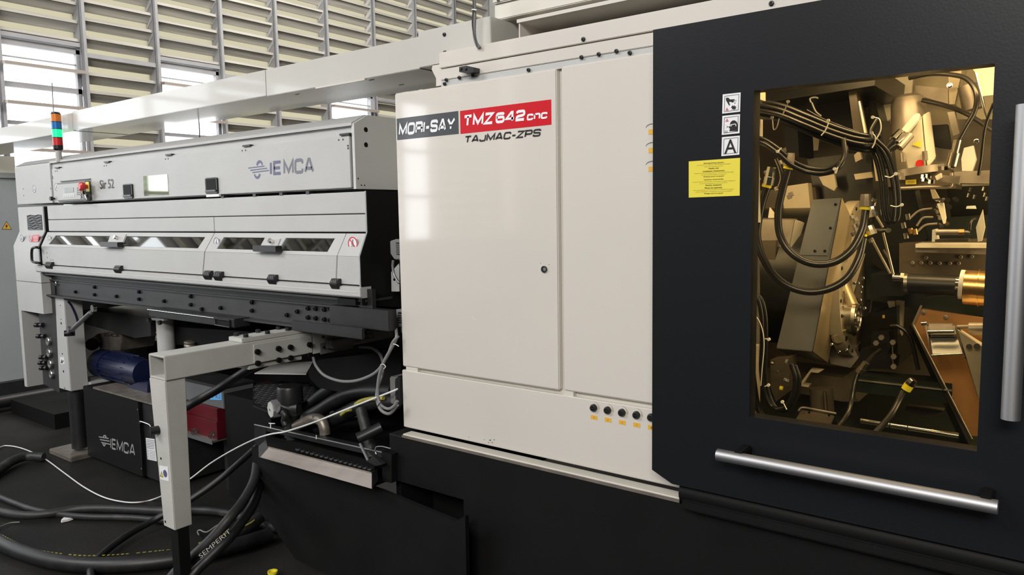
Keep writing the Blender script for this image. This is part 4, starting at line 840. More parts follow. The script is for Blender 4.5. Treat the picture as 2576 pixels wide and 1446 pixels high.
tube('cable_tie', [PY(x, y, 2.095) for x, y in ((1187, 24), (1192, 24), (1199, 25))], 0.0022, 'white_plastic', hc, n=6)

# ================================================================== THE BAR FEEDER
fd = thing('bar_feeder', (-4.0, 2.5, 0), 'long light grey bar feeder on a black steel frame, left of the cream lathe', 'machine')
def X2(px, py, Y=YF): return PY(px, py, Y).x
Z_TOP, Z_HB = 1.985, 1.716
XL, XH, XR = -5.98, -2.436, -2.37          # left end, hood right end, panel right end
XJ = X2(130, 470)                            # joint between end cabinet and hood
# hood: frame strip, roof, right end face
def ext(name, prof, x0, x1, m, parent, **kw):   # profile of (y, z) pushed along x
    return prism(name, [(x0, y, z) for y, z in prof], (x1 - x0, 0, 0), m, parent, **kw)
ext('hood_roof', [(YF - 0.004, 1.978), (YF - 0.004, 1.990), (YF + 0.07, 2.028), (3.0, 2.035), (3.0, 2.02), (YF + 0.07, 2.014)], XJ, XH, 'feeder_grey', fd)
box('hood_front', XJ, XH - 0.004, YF + 0.012, YF + 0.03, Z_HB + 0.006, 1.978, 'feeder_grey', fd)
ext('hood_end', [(YF, Z_HB), (YF, 1.985), (YF + 0.07, 2.023), (3.0, 2.03), (3.0, Z_HB)], XH - 0.004, XH + 0.012, 'feeder_side', fd)
box('hood_underside', XJ, XH, YF + 0.03, 3.0, Z_HB + 0.002, Z_HB + 0.012, 'feeder_side', fd)
for x, y in ((920, 326), (920.5, 364)): p = PX(x, y, XH + 0.012); disc('hole', p, 0.0105, 'deep_black', fd, nrm=(1, 0, 0), t=0.001, n=14)
for x, y in ((901, 449), (909, 465.5), (917, 466)): p = PX(x, y, XH + 0.012); disc('hole', p, 0.003, 'deep_black', fd, nrm=(1, 0, 0), t=0.001, n=8)
HX0, HX1 = X2(134, 460), X2(882, 400)
hd = box('hood_door', HX0, HX1, YF - 0.002, YF + 0.010, 1.722, PY(600, 370, YF).z, 'feeder_grey', fd, bev=0.002) if False else None
zdt = (fz(878, 332.5) + fz(150, 421)) / 2
zdt = fz(600, 371)
hood = box('hood_door', HX0, HX1, YF - 0.003, YF + 0.010, 1.722, zdt, 'feeder_grey', fd, bev=0.002)
box('hood_gap', HX1 - 0.004, HX1 + 0.004, YF + 0.008, YF + 0.0125, 1.722, zdt, 'deep_black', fd)
for x, y in ((147, 418), (272, 404), (428, 384), (624, 361), (871, 334)):
    p = PY(x, y, YF); hg = box('hinge', p.x - 0.03, p.x + 0.03, YF - 0.012, YF + 0.008, zdt - 0.001, zdt + 0.007, 'black_plastic', hood)
    for d in (-0.045, -0.018): disc('hinge_screw', (p.x + d, YF - 0.003, zdt - 0.017), 0.0035, 'black_plastic', hood, t=0.002, n=8)
for x, y in ((875.5, 366.5), (876, 373), (132.5, 444), (133, 448)): disc('hole', PY(x, y, YF - 0.003), 0.004, 'black_plastic', fd, t=0.002, n=8)
# small inspection window of dark greenish mirror glass
iw = box('inspection_window', X2(363, 466), X2(424.5, 463), YF - 0.005, YF - 0.002, fz(394, 491), fz(394, 440.5), 'window_glass', hood)
# recessed latches
for x0, x1, y0, y1 in ((314, 337.5, 462.5, 499), (521, 551.5, 446.5, 488)):
    a, b2 = X2(x0, (y0 + y1) / 2), X2(x1, (y0 + y1) / 2); c0, c1 = fz((x0 + x1) / 2, y1), fz((x0 + x1) / 2, y0); cx_, cz_ = (a + b2) / 2, (c0 + c1) / 2; hw, hh = (b2 - a) / 2, (c1 - c0) / 2
    lt = prism('latch', [(cx_ - hw, YF - 0.003, cz_ - hh * .9), (cx_ - hw * .8, YF - 0.003, cz_ - hh), (cx_ + hw * .8, YF - 0.003, cz_ - hh), (cx_ + hw, YF - 0.003, cz_ - hh * .9), (cx_ + hw, YF - 0.003, cz_ + hh * .9), (cx_ + hw * .7, YF - 0.003, cz_ + hh), (cx_ - hw * .7, YF - 0.003, cz_ + hh), (cx_ - hw, YF - 0.003, cz_ + hh * .9)], (0, -0.009, 0), 'black_plastic', hood, bev=0.002)
    box('latch_cup', cx_ - hw * .78, cx_ + hw * .78, YF - 0.0132, YF - 0.012, cz_ - hh * .55, cz_ + hh * .85, 'deep_black', lt)
    box('latch_lip', cx_ - hw * .85, cx_ + hw * .85, YF - 0.020, YF - 0.012, cz_ - hh * .75, cz_ - hh * .5, 'connector_grey', lt, bev=0.002)
box('note_tab', X2(524, 490), X2(556, 490), YF - 0.012, YF, fz(540, 495), fz(540, 488.5), 'white_plastic', fd)
# IEMCA lettering and emblem, model lettering
def logo(px0, px1, py0, py1, Y, m, parent, tilt):
    """three slanting bars crossed by an orbit band"""
    x0, x1 = X2(px0, (py0 + py1) / 2, Y), X2(px1, (py0 + py1) / 2, Y); zt, zb2 = fz((px0 + px1) / 2, py0, Y), fz((px0 + px1) / 2, py1, Y); w_, h_ = x1 - x0, zt - zb2
    def q(u, v): return (x0 + u * w_, Y - 0.0005, zb2 + v * h_)
    parts = []
    for k, (u0, u1) in enumerate(((0.0, 0.80), (0.10, 0.92), (0.20, 1.0))):
        vv = 0.63 - 0.125 * k; parts.append(polyg([q(u0, vv - 0.045 + .0), q(u1, vv - 0.0), q(u1, vv + 0.05), q(u0, vv + 0.01)], (0, -0.0006, 0)))
    up = []; dn = []
    for j in range(11):
        a = math.radians(20 + 140 * j / 10); up.append((0.57 + 0.17 * math.cos(a), 0.62 + 0.36 * math.sin(a)))
    for j in range(11):
        a = math.radians(160 - 140 * j / 10); dn.append((0.58 + 0.11 * math.cos(a), 0.62 + 0.22 * math.sin(a)))
    parts.append(polyg([q(*p) for p in up + dn], (0, -0.0006, 0)))
    up = [(1.0 - u, 0.98 - v) for u, v in up]; dn = [(1.0 - u, 0.98 - v) for u, v in dn]
    parts.append(polyg([q(*p) for p in up + dn], (0, -0.0006, 0)))
    joined('emblem', parts, m, parent)
logo(625, 676, 402, 450, YF - 0.003, 'navy_print', hood, 0)
zl0 = (fz(680, 441, YF)); zl1 = fz(785, 397, YF)
sign('lettering', 'IE', (X2(680, 422), YF - 0.0032, fz(680, 441.5)), (X2(710, 420), YF - 0.0032, fz(680, 441.5)), (X2(680, 422), YF - 0.0032, fz(700, 404)), 'navy_print', hood, sw=0.21, shear=0.06, gap=0.18)
sign('lettering', 'MCA', (X2(714, 420), YF - 0.0032, fz(714, 440)), (X2(791.5, 415), YF - 0.0032, fz(714, 440)), (X2(714, 420), YF - 0.0032, fz(750, 399)), 'slate_print', hood, sw=0.21, shear=0.06, gap=0.12)
word('lettering', 'Sir 52', X2(253, 463), X2(288, 461), fz(270, 474.5), fz(270, 451), YF - 0.0038, 'black_print', hood, bold=0.012)
# control panel
cpx0, cpx1 = X2(157, 480), X2(232, 480); cpz0, cpz1 = fz(195, 508), fz(195, 452)
box('panel_recess', cpx0, cpx1, YF - 0.0045, YF - 0.0028, cpz0, cpz1, 'connector_grey', hood)
box('panel_shade', cpx0, cpx1, YF - 0.010, YF - 0.003, cpz1 - 0.004, cpz1, 'black_plastic', hood)
cp = thing('control_panel', PY(195, 480, YF), None, None); adopt(cp, fd)
yb_ = YF - 0.035
box('bezel', cpx0 + 0.008, cpx1 - 0.008, yb_, YF - 0.004, cpz0 + 0.004, cpz1 - 0.014, 'connector_grey', cp, bev=0.004)
box('keypad', cpx0 + 0.016, X2(204, 480, yb_), yb_ - 0.004, yb_, cpz0 + 0.014, cpz1 - 0.024, 'feeder_grey', cp, bev=0.002)
def cz(px0, px1, py0, py1): return X2(px0, (py0 + py1) / 2, yb_), X2(px1, (py0 + py1) / 2, yb_), fz((px0 + px1) / 2, py1, yb_), fz((px0 + px1) / 2, py0, yb_)
a, b2, c0, c1 = cz(164.5, 187, 471.5, 483.5); box('display', a, b2, yb_ - 0.006, yb_ - 0.003, c0, c1, 'screen_grey', cp)
for (r0, n_, x0_, y0_, dx_, dy_) in ((2, 8, 163, 488, 3.4, 4.2), (4, 2, 196, 472, 3.6, 5.0)):
    for r_ in range(r0):
        for k in range(n_):
            a, b2, c0, c1 = cz(x0_ + dx_ * k, x0_ + dx_ * k + 2.4, y0_ + dy_ * r_, y0_ + dy_ * r_ + 2.6); box('key', a, b2, yb_ - 0.007, yb_ - 0.003, c0, c1, 'white_plastic' if r0 == 2 else 'cable_grey', cp)
p = PY(221, 469, yb_); box('stop_plate', p.x - 0.02, p.x + 0.02, yb_ - 0.004, yb_, p.z - 0.03, p.z + 0.028, 'yellow_label', cp)
cyl('stop_button', p, p + Vector((0, -0.05, 0)), 0.02, 'lens_red', cp, n=20, prof=[(0, 0.012), (0.45, 0.014), (0.5, 0.025), (0.85, 0.027), (1, 0.018)])
p = PY(211, 484, yb_); box('switch', p.x - 0.009, p.x + 0.009, yb_ - 0.01, yb_, p.z - 0.010, p.z + 0.010, 'black_plastic', cp); box('switch_lamp', p.x - 0.004, p.x + 0.004, yb_ - 0.012, yb_ - 0.009, p.z - 0.006, p.z + 0.006, 'yellow_label', cp)
p = PY(221, 492, yb_); box('selector', p.x - 0.013, p.x + 0.013, yb_ - 0.014, yb_, p.z - 0.01, p.z + 0.01, 'black_plastic', cp, bev=0.003)
tube('key_ring', [PY(x, y, yb_ - 0.02) for x, y in ((210, 490), (207, 498), (212, 503), (216, 497), (214, 490))], 0.0022, 'chrome', cp, n=6); tube('key_ring', [PY(x, y, yb_ - 0.02) for x, y in ((214, 491), (218, 502), (214, 505))], 0.0025, 'chrome', cp, n=6)
# ---- left end cabinet
box('end_hood', XL, XJ - 0.004, YF, 2.9, Z_HB + 0.006, 1.985, 'feeder_grey', fd, bev=0.003)
ext('end_roof', [(YF, 1.987), (YF + 0.07, 2.022), (2.9, 2.022), (2.9, 1.987)], XL, XJ, 'feeder_grey', fd)
BUL = 0.045
prf = [(YF, 1.70), (YF, 1.535), (YF - BUL, 1.435), (YF - BUL, 0.425), (YF + 0.6, 0.425), (YF + 0.6, 1.70)]
XE = X2(114, 600)
prf1 = [(YF, 1.703), (YF, 1.535), (YF - BUL, 1.435), (YF - BUL, 1.19), (YF + 0.6, 1.19), (YF + 0.6, 1.703)]
ext('end_cabinet', prf1, XL, XE, 'feeder_grey', fd, bev=0.002)
xk = X2(98, 860); zk = 0.98
prism('end_cabinet_base', [(XL, YF - BUL, 0.43), (xk - 0.14, YF - BUL, 0.43), (xk - 0.14, YF - BUL, zk), (XE, YF - BUL, zk), (XE, YF - BUL, 1.187), (XL, YF - BUL, 1.187)], (0, 0.6, 0), 'feeder_grey', fd)
YB = YF - BUL
vt = box('vent', X2(70, 560), X2(106, 560), YF - 0.004, YF, fz(88, 578), fz(88, 541), 'black_plastic', fd)
for j in range(6):
    z0_ = fz(88, 578) + 0.012 + j * 0.017; pts = [(X2(72, 560) + (X2(104, 560) - X2(72, 560)) * t / 8, YF - 0.006, z0_ + 0.005 * math.sin(t * 1.3 + j)) for t in range(9)]
    tube('vent_fin', pts, 0.0022, 'black_steel', vt, n=6, k=2)
def round_sign(px, py, Y, r, red_=False, tiltz=1.0, parent=fd):
    p = PY(px, py, Y); s = cyl('round_sticker', p, p + Vector((0, -0.001, 0)), r, 'white_label', parent, n=24)
    annulus('sign_rim', p.x, p.z, Y - 0.001, r * 0.98, r * 0.16, 'red_print' if red_ else 'slate_print', s, sz=1.0)
    joined('symbol', [polyg([(p.x + r * u, Y - 0.0012, p.z + r * v) for u, v in q], (0, -0.0006, 0)) for q in ([(-0.1, 0.6), (0.12, 0.6), (0.12, 0.05), (0.4, -0.35), (0.2, -0.5), (-0.1, -0.15)], [(-0.45, -0.45), (-0.1, -0.15), (-0.1, -0.45), (-0.45, -0.6)], [(-0.35, 0.0), (-0.15, 0.1), (-0.15, -0.05), (-0.35, -0.15)])], 'slate_print', s)
    if red_: prism('sign_bar', [(p.x - r * .7, Y - 0.0018, p.z + r * .6), (p.x - r * .58, Y - 0.0018, p.z + r * .72), (p.x + r * .7, Y - 0.0018, p.z - r * .6), (p.x + r * .58, Y - 0.0018, p.z - r * .72)], (0, -0.0004, 0), 'red_print', s)
    return s
round_sign(86.5, 475, YF, 0.026); round_sign(142.5, 470, YF - 0.004, 0.026)
round_sign(55, 599, YB + 0.012, 0.026); rs = round_sign(77, 600, YB + 0.012, 0.024, True)
rl = decal('red_label', [(82, 591), (99, 590), (97, 608.5), (80, 608.5)], YB + 0.012, 'red_print', fd)
for j in range(5):
    y = 594 + 3 * j; decal('text_line', [(84, y), (95, y), (95, y + 1), (84, y + 1)], YB + 0.0105, 'white_label', rl, t=0.0004)
for x, y in ((59, 475), (60, 492), (127.5, 474), (129, 498)): disc('hole', PY(x, y, YF), 0.0045, 'black_plastic', fd, t=0.001, n=8)
kb = PY(138, 499.5, YF - 0.003); cyl('knob', kb, kb + Vector((0, -0.03, 0)), 0.013, 'black_plastic', fd, n=14, prof=[(0, 0.006), (0.4, 0.006), (0.45, 0.014), (1, 0.013)])
yh = YB - 0.04
tube('door_handle', [PY(95, 623, YB), PY(93, 622, yh), PY(81, 626, yh), PY(80, 650, yh), PY(83, 658, yh), PY(94, 661, yh), PY(96, 661, YB)], 0.0085, 'black_plastic', fd, k=5, n=10)
st_ = [PY(x, y, YF) for x, y in ((114, 512), (119.5, 512), (119.5, 588), (116, 612))]
ext('edge_strip', [(YF - 0.003, 1.70), (YF - 0.003, 1.535), (YF - BUL - 0.003, 1.44), (YF - BUL - 0.003, 1.26), (YF + 0.03, 1.26), (YF + 0.03, 1.70)], XE + 0.002, XE + 0.022, 'black_plastic', fd)
kk = PY(107.5, 685, YB); cyl('turn_lock', kk, kk + Vector((0.0, -0.012, 0)), 0.010, 'chrome', fd, n=14)
# pneumatic panel, notched black plate with knobs and gauges
YP = 2.13
pp = thing('pneumatic_panel', PY(125, 900, YP), None, None); adopt(pp, fd)
slab('panel_plate', [(118, 700), (137, 712), (141, 790), (150, 988), (109, 965), (97, 782), (122, 776)], YP, 0.10, 'dark_frame', pp)
for x, y in ((126, 858), (128, 887), (131, 915), (133.5, 941)):
    p = PY(x, y, YP); gg = cyl('gauge', p, p + Vector((0, -0.02, 0)), 0.030, 'chrome', pp, n=20, prof=[(0, 0.026), (0.8, 0.030), (1, 0.027), (1, 0.022), (0.85, 0.021)])
    disc('dial', p + Vector((0, -0.0172, 0)), 0.0205, 'cable_grey', gg, t=0.0008, n=16); box('pointer', p.x - 0.002, p.x + 0.002, YP - 0.02, YP - 0.018, p.z - 0.004, p.z + 0.016, 'black_plastic', gg)
for x, y, l in ((100, 817, 12), (105, 845, 12), (112, 898, 10), (110, 912, 10), (113, 925, 10)):
    p = PY(x + l, y, YP); q = PY(x - 11, y + 0.5, YP - 0.03); cyl('valve_knob', p + Vector((0, -0.01, 0)), q, 0.010, 'black_plastic', pp, n=12, prof=[(0, 0.016), (0.3, 0.015), (0.32, 0.008), (0.6, 0.008), (0.62, 0.016), (1, 0.016)])
# ---- front panels of the channel cover
def strip(name, z0, z1, xa, xb, Y0, Y1, m='feeder_grey', t=0.02, parent=fd, bev=0.002):
    return prism(name, [(xa, Y0, z0), (xb, Y0, z0), (xb, Y1, z1), (xa, Y1, z1)], (0, t, 0), m, parent, bev=bev)
XA = X2(120, 540); XB = XR; xm = X2(539, 565)
strip('upper_panel', 1.614, 1.704, XA, XB, YF, YF); strip('middle_panel', 1.537, 1.610, XA, xm - 0.002, YF, YF); strip('middle_panel', 1.537, 1.610, xm + 0.002, XB, YF, YF)
box('backing', XA, XB, YF + 0.022, YF + 0.03, 1.24, 1.705, 'deep_black', fd)
for x, yy in ((560, 492), (640, 485.5), (707, 480), (774, 477)): box('stop_pin', X2(x, yy) - 0.012, X2(x, yy) + 0.012, YF - 0.002, YF + 0.02, 1.703, 1.716, 'black_plastic' if x < 800 else 'cream_sheet', fd)
ZF, ZU, ZL = 1.437, 1.530, 1.318
def yzs(z): return YF - BUL * (ZU - z) / (ZU - ZF) if z > ZF else YF - BUL
def on_slope(px, py, off=0.0):
    # point on the sloping window panel
    y = YF
    for _ in range(6):
        p = PY(px, py, y); y = yzs(p.z) - off
    return PY(px, py, y)
def slope_panel(name, xa, xb, sa, sb, wins):
    """panel with slanted ends (sa, sb: shift of the lower edge) and window openings given by four points each"""
    pts2 = []
    o = thing(name, ((xa + xb) / 2, YF, ZL), None, None); adopt(o, fd)
    # upper sloped sheet: bars above, below and between the openings
    zt, zb_ = 1.509, 1.452
    def P(x, z): return Vector((x, yzs(z), z))
    def q4(xa0, xb0, za, zb0, m='feeder_grey', nm='window_frame'):
        t0 = (ZU - za) / (ZU - ZL); return prism(nm, [P(xa0[0], za), P(xb0[0], za), P(xb0[1], zb0), P(xa0[1], zb0)], (0, 0.012, -0.004), m, o, bev=0.0)
    def xs(x, s, z): return x + s * (ZU - z) / (ZU - ZL)
    q4((xs(xa, sa, ZU), xs(xa, sa, zt)), (xs(xb, sb, ZU), xs(xb, sb, zt)), ZU, zt)
    q4((xs(xa, sa, zb_), xs(xa, sa, ZF)), (xs(xb, sb, zb_), xs(xb, sb, ZF)), zb_, ZF)
    edges = [(xs(xa, sa, zt), xs(xa, sa, zb_))]
    for (tl, bl_, tr_, br_) in wins: edges += [(tl, bl_), (tr_, br_)]
    edges.append((xs(xb, sb, zt), xs(xb, sb, zb_)))
    for i in range(0, len(edges), 2): q4(edges[i], edges[i + 1], zt, zb_)
    for (tl, bl_, tr_, br_) in wins:
        prism('window_pane', [P(tl, zt) + Vector((0, 0.006, 0)), P(tr_, zt) + Vector((0, 0.006, 0)), P(br_, zb_) + Vector((0, 0.006, 0)), P(bl_, zb_) + Vector((0, 0.006, 0))], (0, 0.003, 0), 'clear_glass', o)
    prism('lower_sheet', [(xs(xa, sa, ZF), YB, ZF), (xs(xb, sb, ZF), YB, ZF), (xs(xb, sb, ZL), YB, ZL), (xs(xa, sa, ZL), YB, ZL)], (0, 0.02, 0), 'feeder_grey', o, bev=0.002)
    return o
def wx(*l): return [X2(px, py, YF - 0.02) for px, py in l]
xs_r = X2(870.5, 588)
w1 = wx((136, 593), (130, 614), (279, 593), (277, 618)); w2 = wx((313, 594), (309, 618), (512, 596), (506, 624))
pa = slope_panel('window_panel', X2(120, 590), xm - 0.004, 0.0, -0.055, [(w1[0], w1[1], w1[2], w1[3]), (w2[0], w2[1], w2[2], w2[3])])
w3 = wx((558, 597), (553, 625), (662, 598), (658, 630)); w4 = wx((714.5, 598), (708, 630), (838, 600), (832, 631))
pb = slope_panel('window_panel', xm + 0.002, xs_r, -0.055, -0.025, [tuple(w3), tuple(w4)])
pc = slope_panel('corner_panel', xs_r + 0.004, XB, -0.025, 0.0, [])
# channel works seen through the little windows
box('channel_back', XA, XB, YF + 0.16, YF + 0.17, 1.36, 1.60, 'connector_grey', fd)
box('channel_floor', XA, XB, YF + 0.03, YF + 0.16, 1.36, 1.40, 'dark_frame', fd)
cyl('feed_bar', (XA + 0.05, YF + 0.09, 1.455), (XB - 0.1, YF + 0.09, 1.455), 0.016, 'chrome', fd, n=12)
cyl('feed_bar', (XA + 0.05, YF + 0.12, 1.50), (XB - 0.1, YF + 0.12, 1.50), 0.010, 'stainless', fd, n=12)
rb0 = None
for k in range(20):
    x = XA + 0.25 + k * 0.14
    if rb0 is None: rb0 = hexa('guide_arm', [(x, YF + 0.06, 1.42), (x + 0.02, YF + 0.06, 1.42), (x + 0.05, YF + 0.14, 1.53), (x + 0.03, YF + 0.14, 1.53)], [(x, YF + 0.075, 1.415), (x + 0.02, YF + 0.075, 1.415), (x + 0.05, YF + 0.155, 1.525), (x + 0.03, YF + 0.155, 1.525)], 'feeder_grey', fd); x00 = x
    else: copyof(rb0, W[rb0.name] + Vector((x - x00, 0, 0)), fd)
rl_ = PY(640, 615, YF + 0.05); cyl('guide_roller', rl_, rl_ + Vector((0.03, 0, 0)), 0.028, 'white_plastic', fd, n=20)
# rotary latches with keys
for x0, x1, yc, pl in ((268, 303, 613, (281, 310, 589, 610)), (652, 702, 623, (672, 700, 600, 618))):
    a = on_slope(x0, yc, 0.01); b2 = on_slope(x1, yc + 3, 0.03)
    lt = box('rotary_latch', a.x, b2.x, YB - 0.035, YB + 0.0, a.z - 0.016, a.z + 0.012, 'black_plastic', fd, bev=0.003)
    p0 = on_slope(pl[0], pl[2], 0.002); p1 = on_slope(pl[1], pl[3], 0.002)
    pt = hexa('latch_plate', [(p0.x, yzs(p1.z) - 0.006, p1.z), (p1.x, yzs(p1.z) - 0.006, p1.z), (p1.x, yzs(p0.z) - 0.006, p0.z), (p0.x, yzs(p0.z) - 0.006, p0.z)], [(p0.x, yzs(p1.z) + 0.004, p1.z), (p1.x, yzs(p1.z) + 0.004, p1.z), (p1.x, yzs(p0.z) + 0.004, p0.z), (p0.x, yzs(p0.z) + 0.004, p0.z)], 'feeder_grey', fd)
    pk = on_slope((pl[0] + pl[1]) / 2, (pl[2] + pl[3]) / 2 - 1, 0.006); cyl('latch_key', pk, pk + Vector((0, -0.02, 0.008)), 0.011, 'chrome', fd, n=14)
for x, y in ((124.5, 601), (545, 608.6)):
    p = on_slope(x, y, 0.003); round_sign(x, y, p.y, 0.024)
p = on_slope(888, 613, 0.004); round_sign(888, 613, p.y, 0.030, True)
for x, y in ((118, 636), (118.5, 647), (128, 654), (133.5, 654)): disc('hole', PY(x, y, YB), 0.004, 'black_plastic', fd, t=0.001, n=8)
# bottom rail with clips
rail = ext('bottom_rail', [(YB - 0.012, 1.272), (YB - 0.012, 1.308), (YB, 1.312), (YB + 0.05, 1.312), (YB + 0.05, 1.262), (YB, 1.262)], X2(112, 680), X2(912, 735, YB), 'feeder_grey', fd, bev=0.002)
ext('rail_groove', [(YB - 0.0135, 1.287), (YB - 0.0135, 1.290), (YB - 0.01, 1.290), (YB - 0.01, 1.287)], X2(118, 680), X2(905, 735, YB), 'feeder_side', fd)
for x0, x1, y0, y1 in ((113, 128, 659, 676), (286, 301, 668, 687), (511, 528, 681, 703.5), (537, 554.5, 683, 706), (672, 691, 691, 715), (830, 849.5, 701, 727)):
    a, b2 = X2(x0, y0, YB - 0.02), X2(x1, y0, YB - 0.02); z0_, z1_ = fz((x0 + x1) / 2, y1, YB - 0.02), fz((x0 + x1) / 2, y0, YB - 0.02)
    cl = prism('clip', [(a, YB, z0_), (a, YB - 0.015, z0_), (a, YB - 0.028, (z0_ + z1_) / 2), (a, YB - 0.014, z1_), (a, YB + 0.002, z1_)], (b2 - a, 0, 0), 'black_plastic', fd, bev=0.002)
    for k in range(3): box('clip_tooth', a + (b2 - a) * (0.25 + 0.25 * k) - 0.003, a + (b2 - a) * (0.25 + 0.25 * k) + 0.003, YB - 0.024, YB - 0.016, z1_ - 0.018, z1_ - 0.006, 'connector_grey', cl)
# right black end plate of the channel
ext('end_plate', [(YF - 0.002, 1.706), (YF - 0.002, 1.535), (YF - BUL - 0.002, 1.437), (YF - BUL - 0.002, 1.235), (YF + 0.2, 1.20), (3.0, 1.20), (3.0, 1.706)], XB + 0.001, XB + 0.012, 'deep_black', fd)
ext('end_plate_rim', [(YF - 0.004, 1.706), (YF - 0.004, 1.535), (YF - BUL - 0.004, 1.437), (YF - BUL - 0.004, 1.27), (YF - BUL + 0.001, 1.27), (YF - BUL + 0.001, 1.437), (YF + 0.001, 1.537), (YF + 0.001, 1.706)], XB + 0.001, XB + 0.009, 'stainless', fd)
# ---- black frame beam
FX0, FX1 = X2(120, 715), X2(905, 790)
beam = thing('frame_beam', ((FX0 + FX1) / 2, 2.3, 1.1), None, None); adopt(beam, fd)
box('web', FX0, FX1, YF + 0.02, YF + 0.035, 1.10, 1.26, 'dark_frame', beam)
box('top_flange', FX0 - 0.01, X2(935, 775), YF - 0.03, YF + 0.12, 1.246, 1.256, 'dark_frame', beam)
box('bottom_flange', FX0 - 0.04, FX1, YF - 0.02, YF + 0.12, 1.100, 1.110, 'dark_frame', beam)
box('mid_ledge', FX0, FX1, YF + 0.005, YF + 0.02, 1.205, 1.212, 'dark_frame', beam)
for x, y in ((240, 722), (240, 741), (192, 734), (295, 745), (352, 734), (352, 752), (415, 757), (482, 745), (482, 766), (557, 774), (636, 760), (636, 781), (724, 792), (510, 777), (750, 783), (777, 775), (777, 798), (796, 776), (796, 800), (818, 778), (833, 775), (818, 803), (833, 805), (858, 776), (858, 808), (145, 713)):
    screw(PY(x, y, YF + 0.02), 0.0095 if x != 145 else 0.014, beam, 'deep_black' if x != 145 else 'chrome', name='bolt', t=0.014)
for x in (330, 500, 650, 822): cyl('leveller', PY(x, 688 + (x - 300) * 0.085, YF - 0.01), PY(x, 700 + (x - 300) * 0.085, YF - 0.01), 0.006, 'deep_black', beam, n=8)
# heavier bracket at the lathe end and the guide plate under it
bx_ = box('beam_head', X2(826, 780, 2.07), -2.205, 2.075, 2.12, 1.138, 1.222, 'black_steel', fd, bev=0.002)
box('flange_block', X2(870, 760), X2(915, 765), YF - 0.045, YF + 0.02, 1.232, 1.256, 'deep_black', fd)
box('flange_bar', X2(912, 757), X2(946, 762), YF - 0.02, YF + 0.0, 1.20, 1.30, 'black_steel', fd)
box('guide_plate', X2(740, 822, 2.05), X2(919, 838, 2.05), 2.035, 2.05, fz(830, 843, 2.04), fz(830, 816, 2.04), 'black_steel', fd, bev=0.004)
rt = thing('guide_rail', PY(480, 790, 2.10), None, None); adopt(rt, fd)
ra, rb = X2(378, 790, 2.06), X2(545, 805, 2.06); z0_, z1_ = fz(560, 820, 2.06), fz(560, 800, 2.06)
zc_ = fz(470, 797, 2.06)
box('rail_tube', ra, rb + 0.17, 2.05, 2.14, zc_ - 0.022, zc_ + 0.022, 'black_steel', rt, bev=0.004)
tube('rail_edge', [(ra, 2.047, zc_ + 0.016), (rb, 2.047, zc_ + 0.016)], 0.003, 'chrome', rt, n=8, smooth=False)
pr = [PY(x, y, 2.045) for x, y in ((542, 801), (578, 806), (578, 823), (542, 817))]
prism('tube_mouth', pr, (0, 0.003, 0), 'deep_black', rt)
tube('mouth_rim', [p + Vector((0, -0.002, 0)) for p in pr + [pr[0]]], 0.004, 'dark_frame', rt, n=6, smooth=False)
# under-carriage darkness: black sheets put in for the shade below the feeder
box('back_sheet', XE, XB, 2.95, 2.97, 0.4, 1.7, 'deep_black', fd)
box('under_shade_sheet', X2(200, 800, 2.4), X2(900, 830, 2.4), 2.2, 2.9, 1.085, 1.095, 'deep_black', fd)
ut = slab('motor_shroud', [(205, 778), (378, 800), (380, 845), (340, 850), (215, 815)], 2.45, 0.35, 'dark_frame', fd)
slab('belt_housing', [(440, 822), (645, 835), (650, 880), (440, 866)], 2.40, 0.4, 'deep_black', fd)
cyl('bellows', PY(478, 858, 2.38), PY(478, 885, 2.38), 0.035, 'dirty_steel', fd, n=16, prof=[(0, .03), (.1, .036), (.25, .03), (.4, .036), (.55, .03), (.7, .036), (.85, .03), (1, .036)])
tri = decal('warning_triangle', [(400, 807), (401, 838), (392, 838)], 2.44, 'orange_label', fd)
# dirty drive unit with a maker's plate
dv = thing('drive_unit', PY(280, 860, 2.5), None, None); adopt(dv, fd)
slab('drive_case', [(250, 838), (300, 836), (308, 838), (302, 882), (250, 880)], 2.5, 0.25, 'dirty_steel', dv, bev=0.004)
cyl('drive_neck', PY(225, 868, 2.48), PY(252, 850, 2.5), 0.035, 'dirty_steel', dv, n=16)
cyl('drive_flange', PY(232, 866, 2.44), PY(236, 864, 2.50), 0.045, 'black_steel', dv, n=16)
sign('lettering', 'IEMCA', PY(262, 846, 2.497), PY(300, 848, 2.497), PY(262, 838, 2.497), 'black_print', dv)
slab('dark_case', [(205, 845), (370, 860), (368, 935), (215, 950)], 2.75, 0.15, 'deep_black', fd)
# ---- legs
lg = thing('leg', (X2(160, 900, 2.13), 2.18, 0), None, None); adopt(lg, fd)
lx0, lx1 = X2(140, 860, 2.13), X2(169, 860, 2.13)
box('leg_box', lx0, lx1, 2.13, 2.245, fz(155, 978, 2.13), 1.10, 'feeder_grey', lg, bev=0.004)
lcx = (lx0 + lx1) / 2 + 0.02
cyl('leg_tube', (lcx, 2.19, 0.05), (lcx, 2.19, 0.45), 0.05, 'black_steel', lg, n=24)
box('foot_plate', lcx - 0.20, lcx + 0.14, 2.07, 2.30, 0.0, 0.035, 'dirty_steel', lg, bev=0.005)
for x, y, r in ((152, 768, 3), (153.5, 803, 3), (154, 813, 6), (157, 890, 4), (160, 934, 6), (163, 976, 4)): disc('hole', PY(x, y, 2.13), r * 0.0014, 'deep_black', lg, t=0.0008, n=10)
dl = decal('small_label', [(151, 898), (161, 898), (163, 915), (153, 916)], 2.13, 'white_label', lg); decal('triangle', [(153, 913), (155.5, 903), (158, 913)], 2.1285, 'black_print', dl, t=.0004); q = PY(159, 908, 2.1285); disc('dot', q, 0.007, 'navy_print', dl, t=0.0005, n=12)
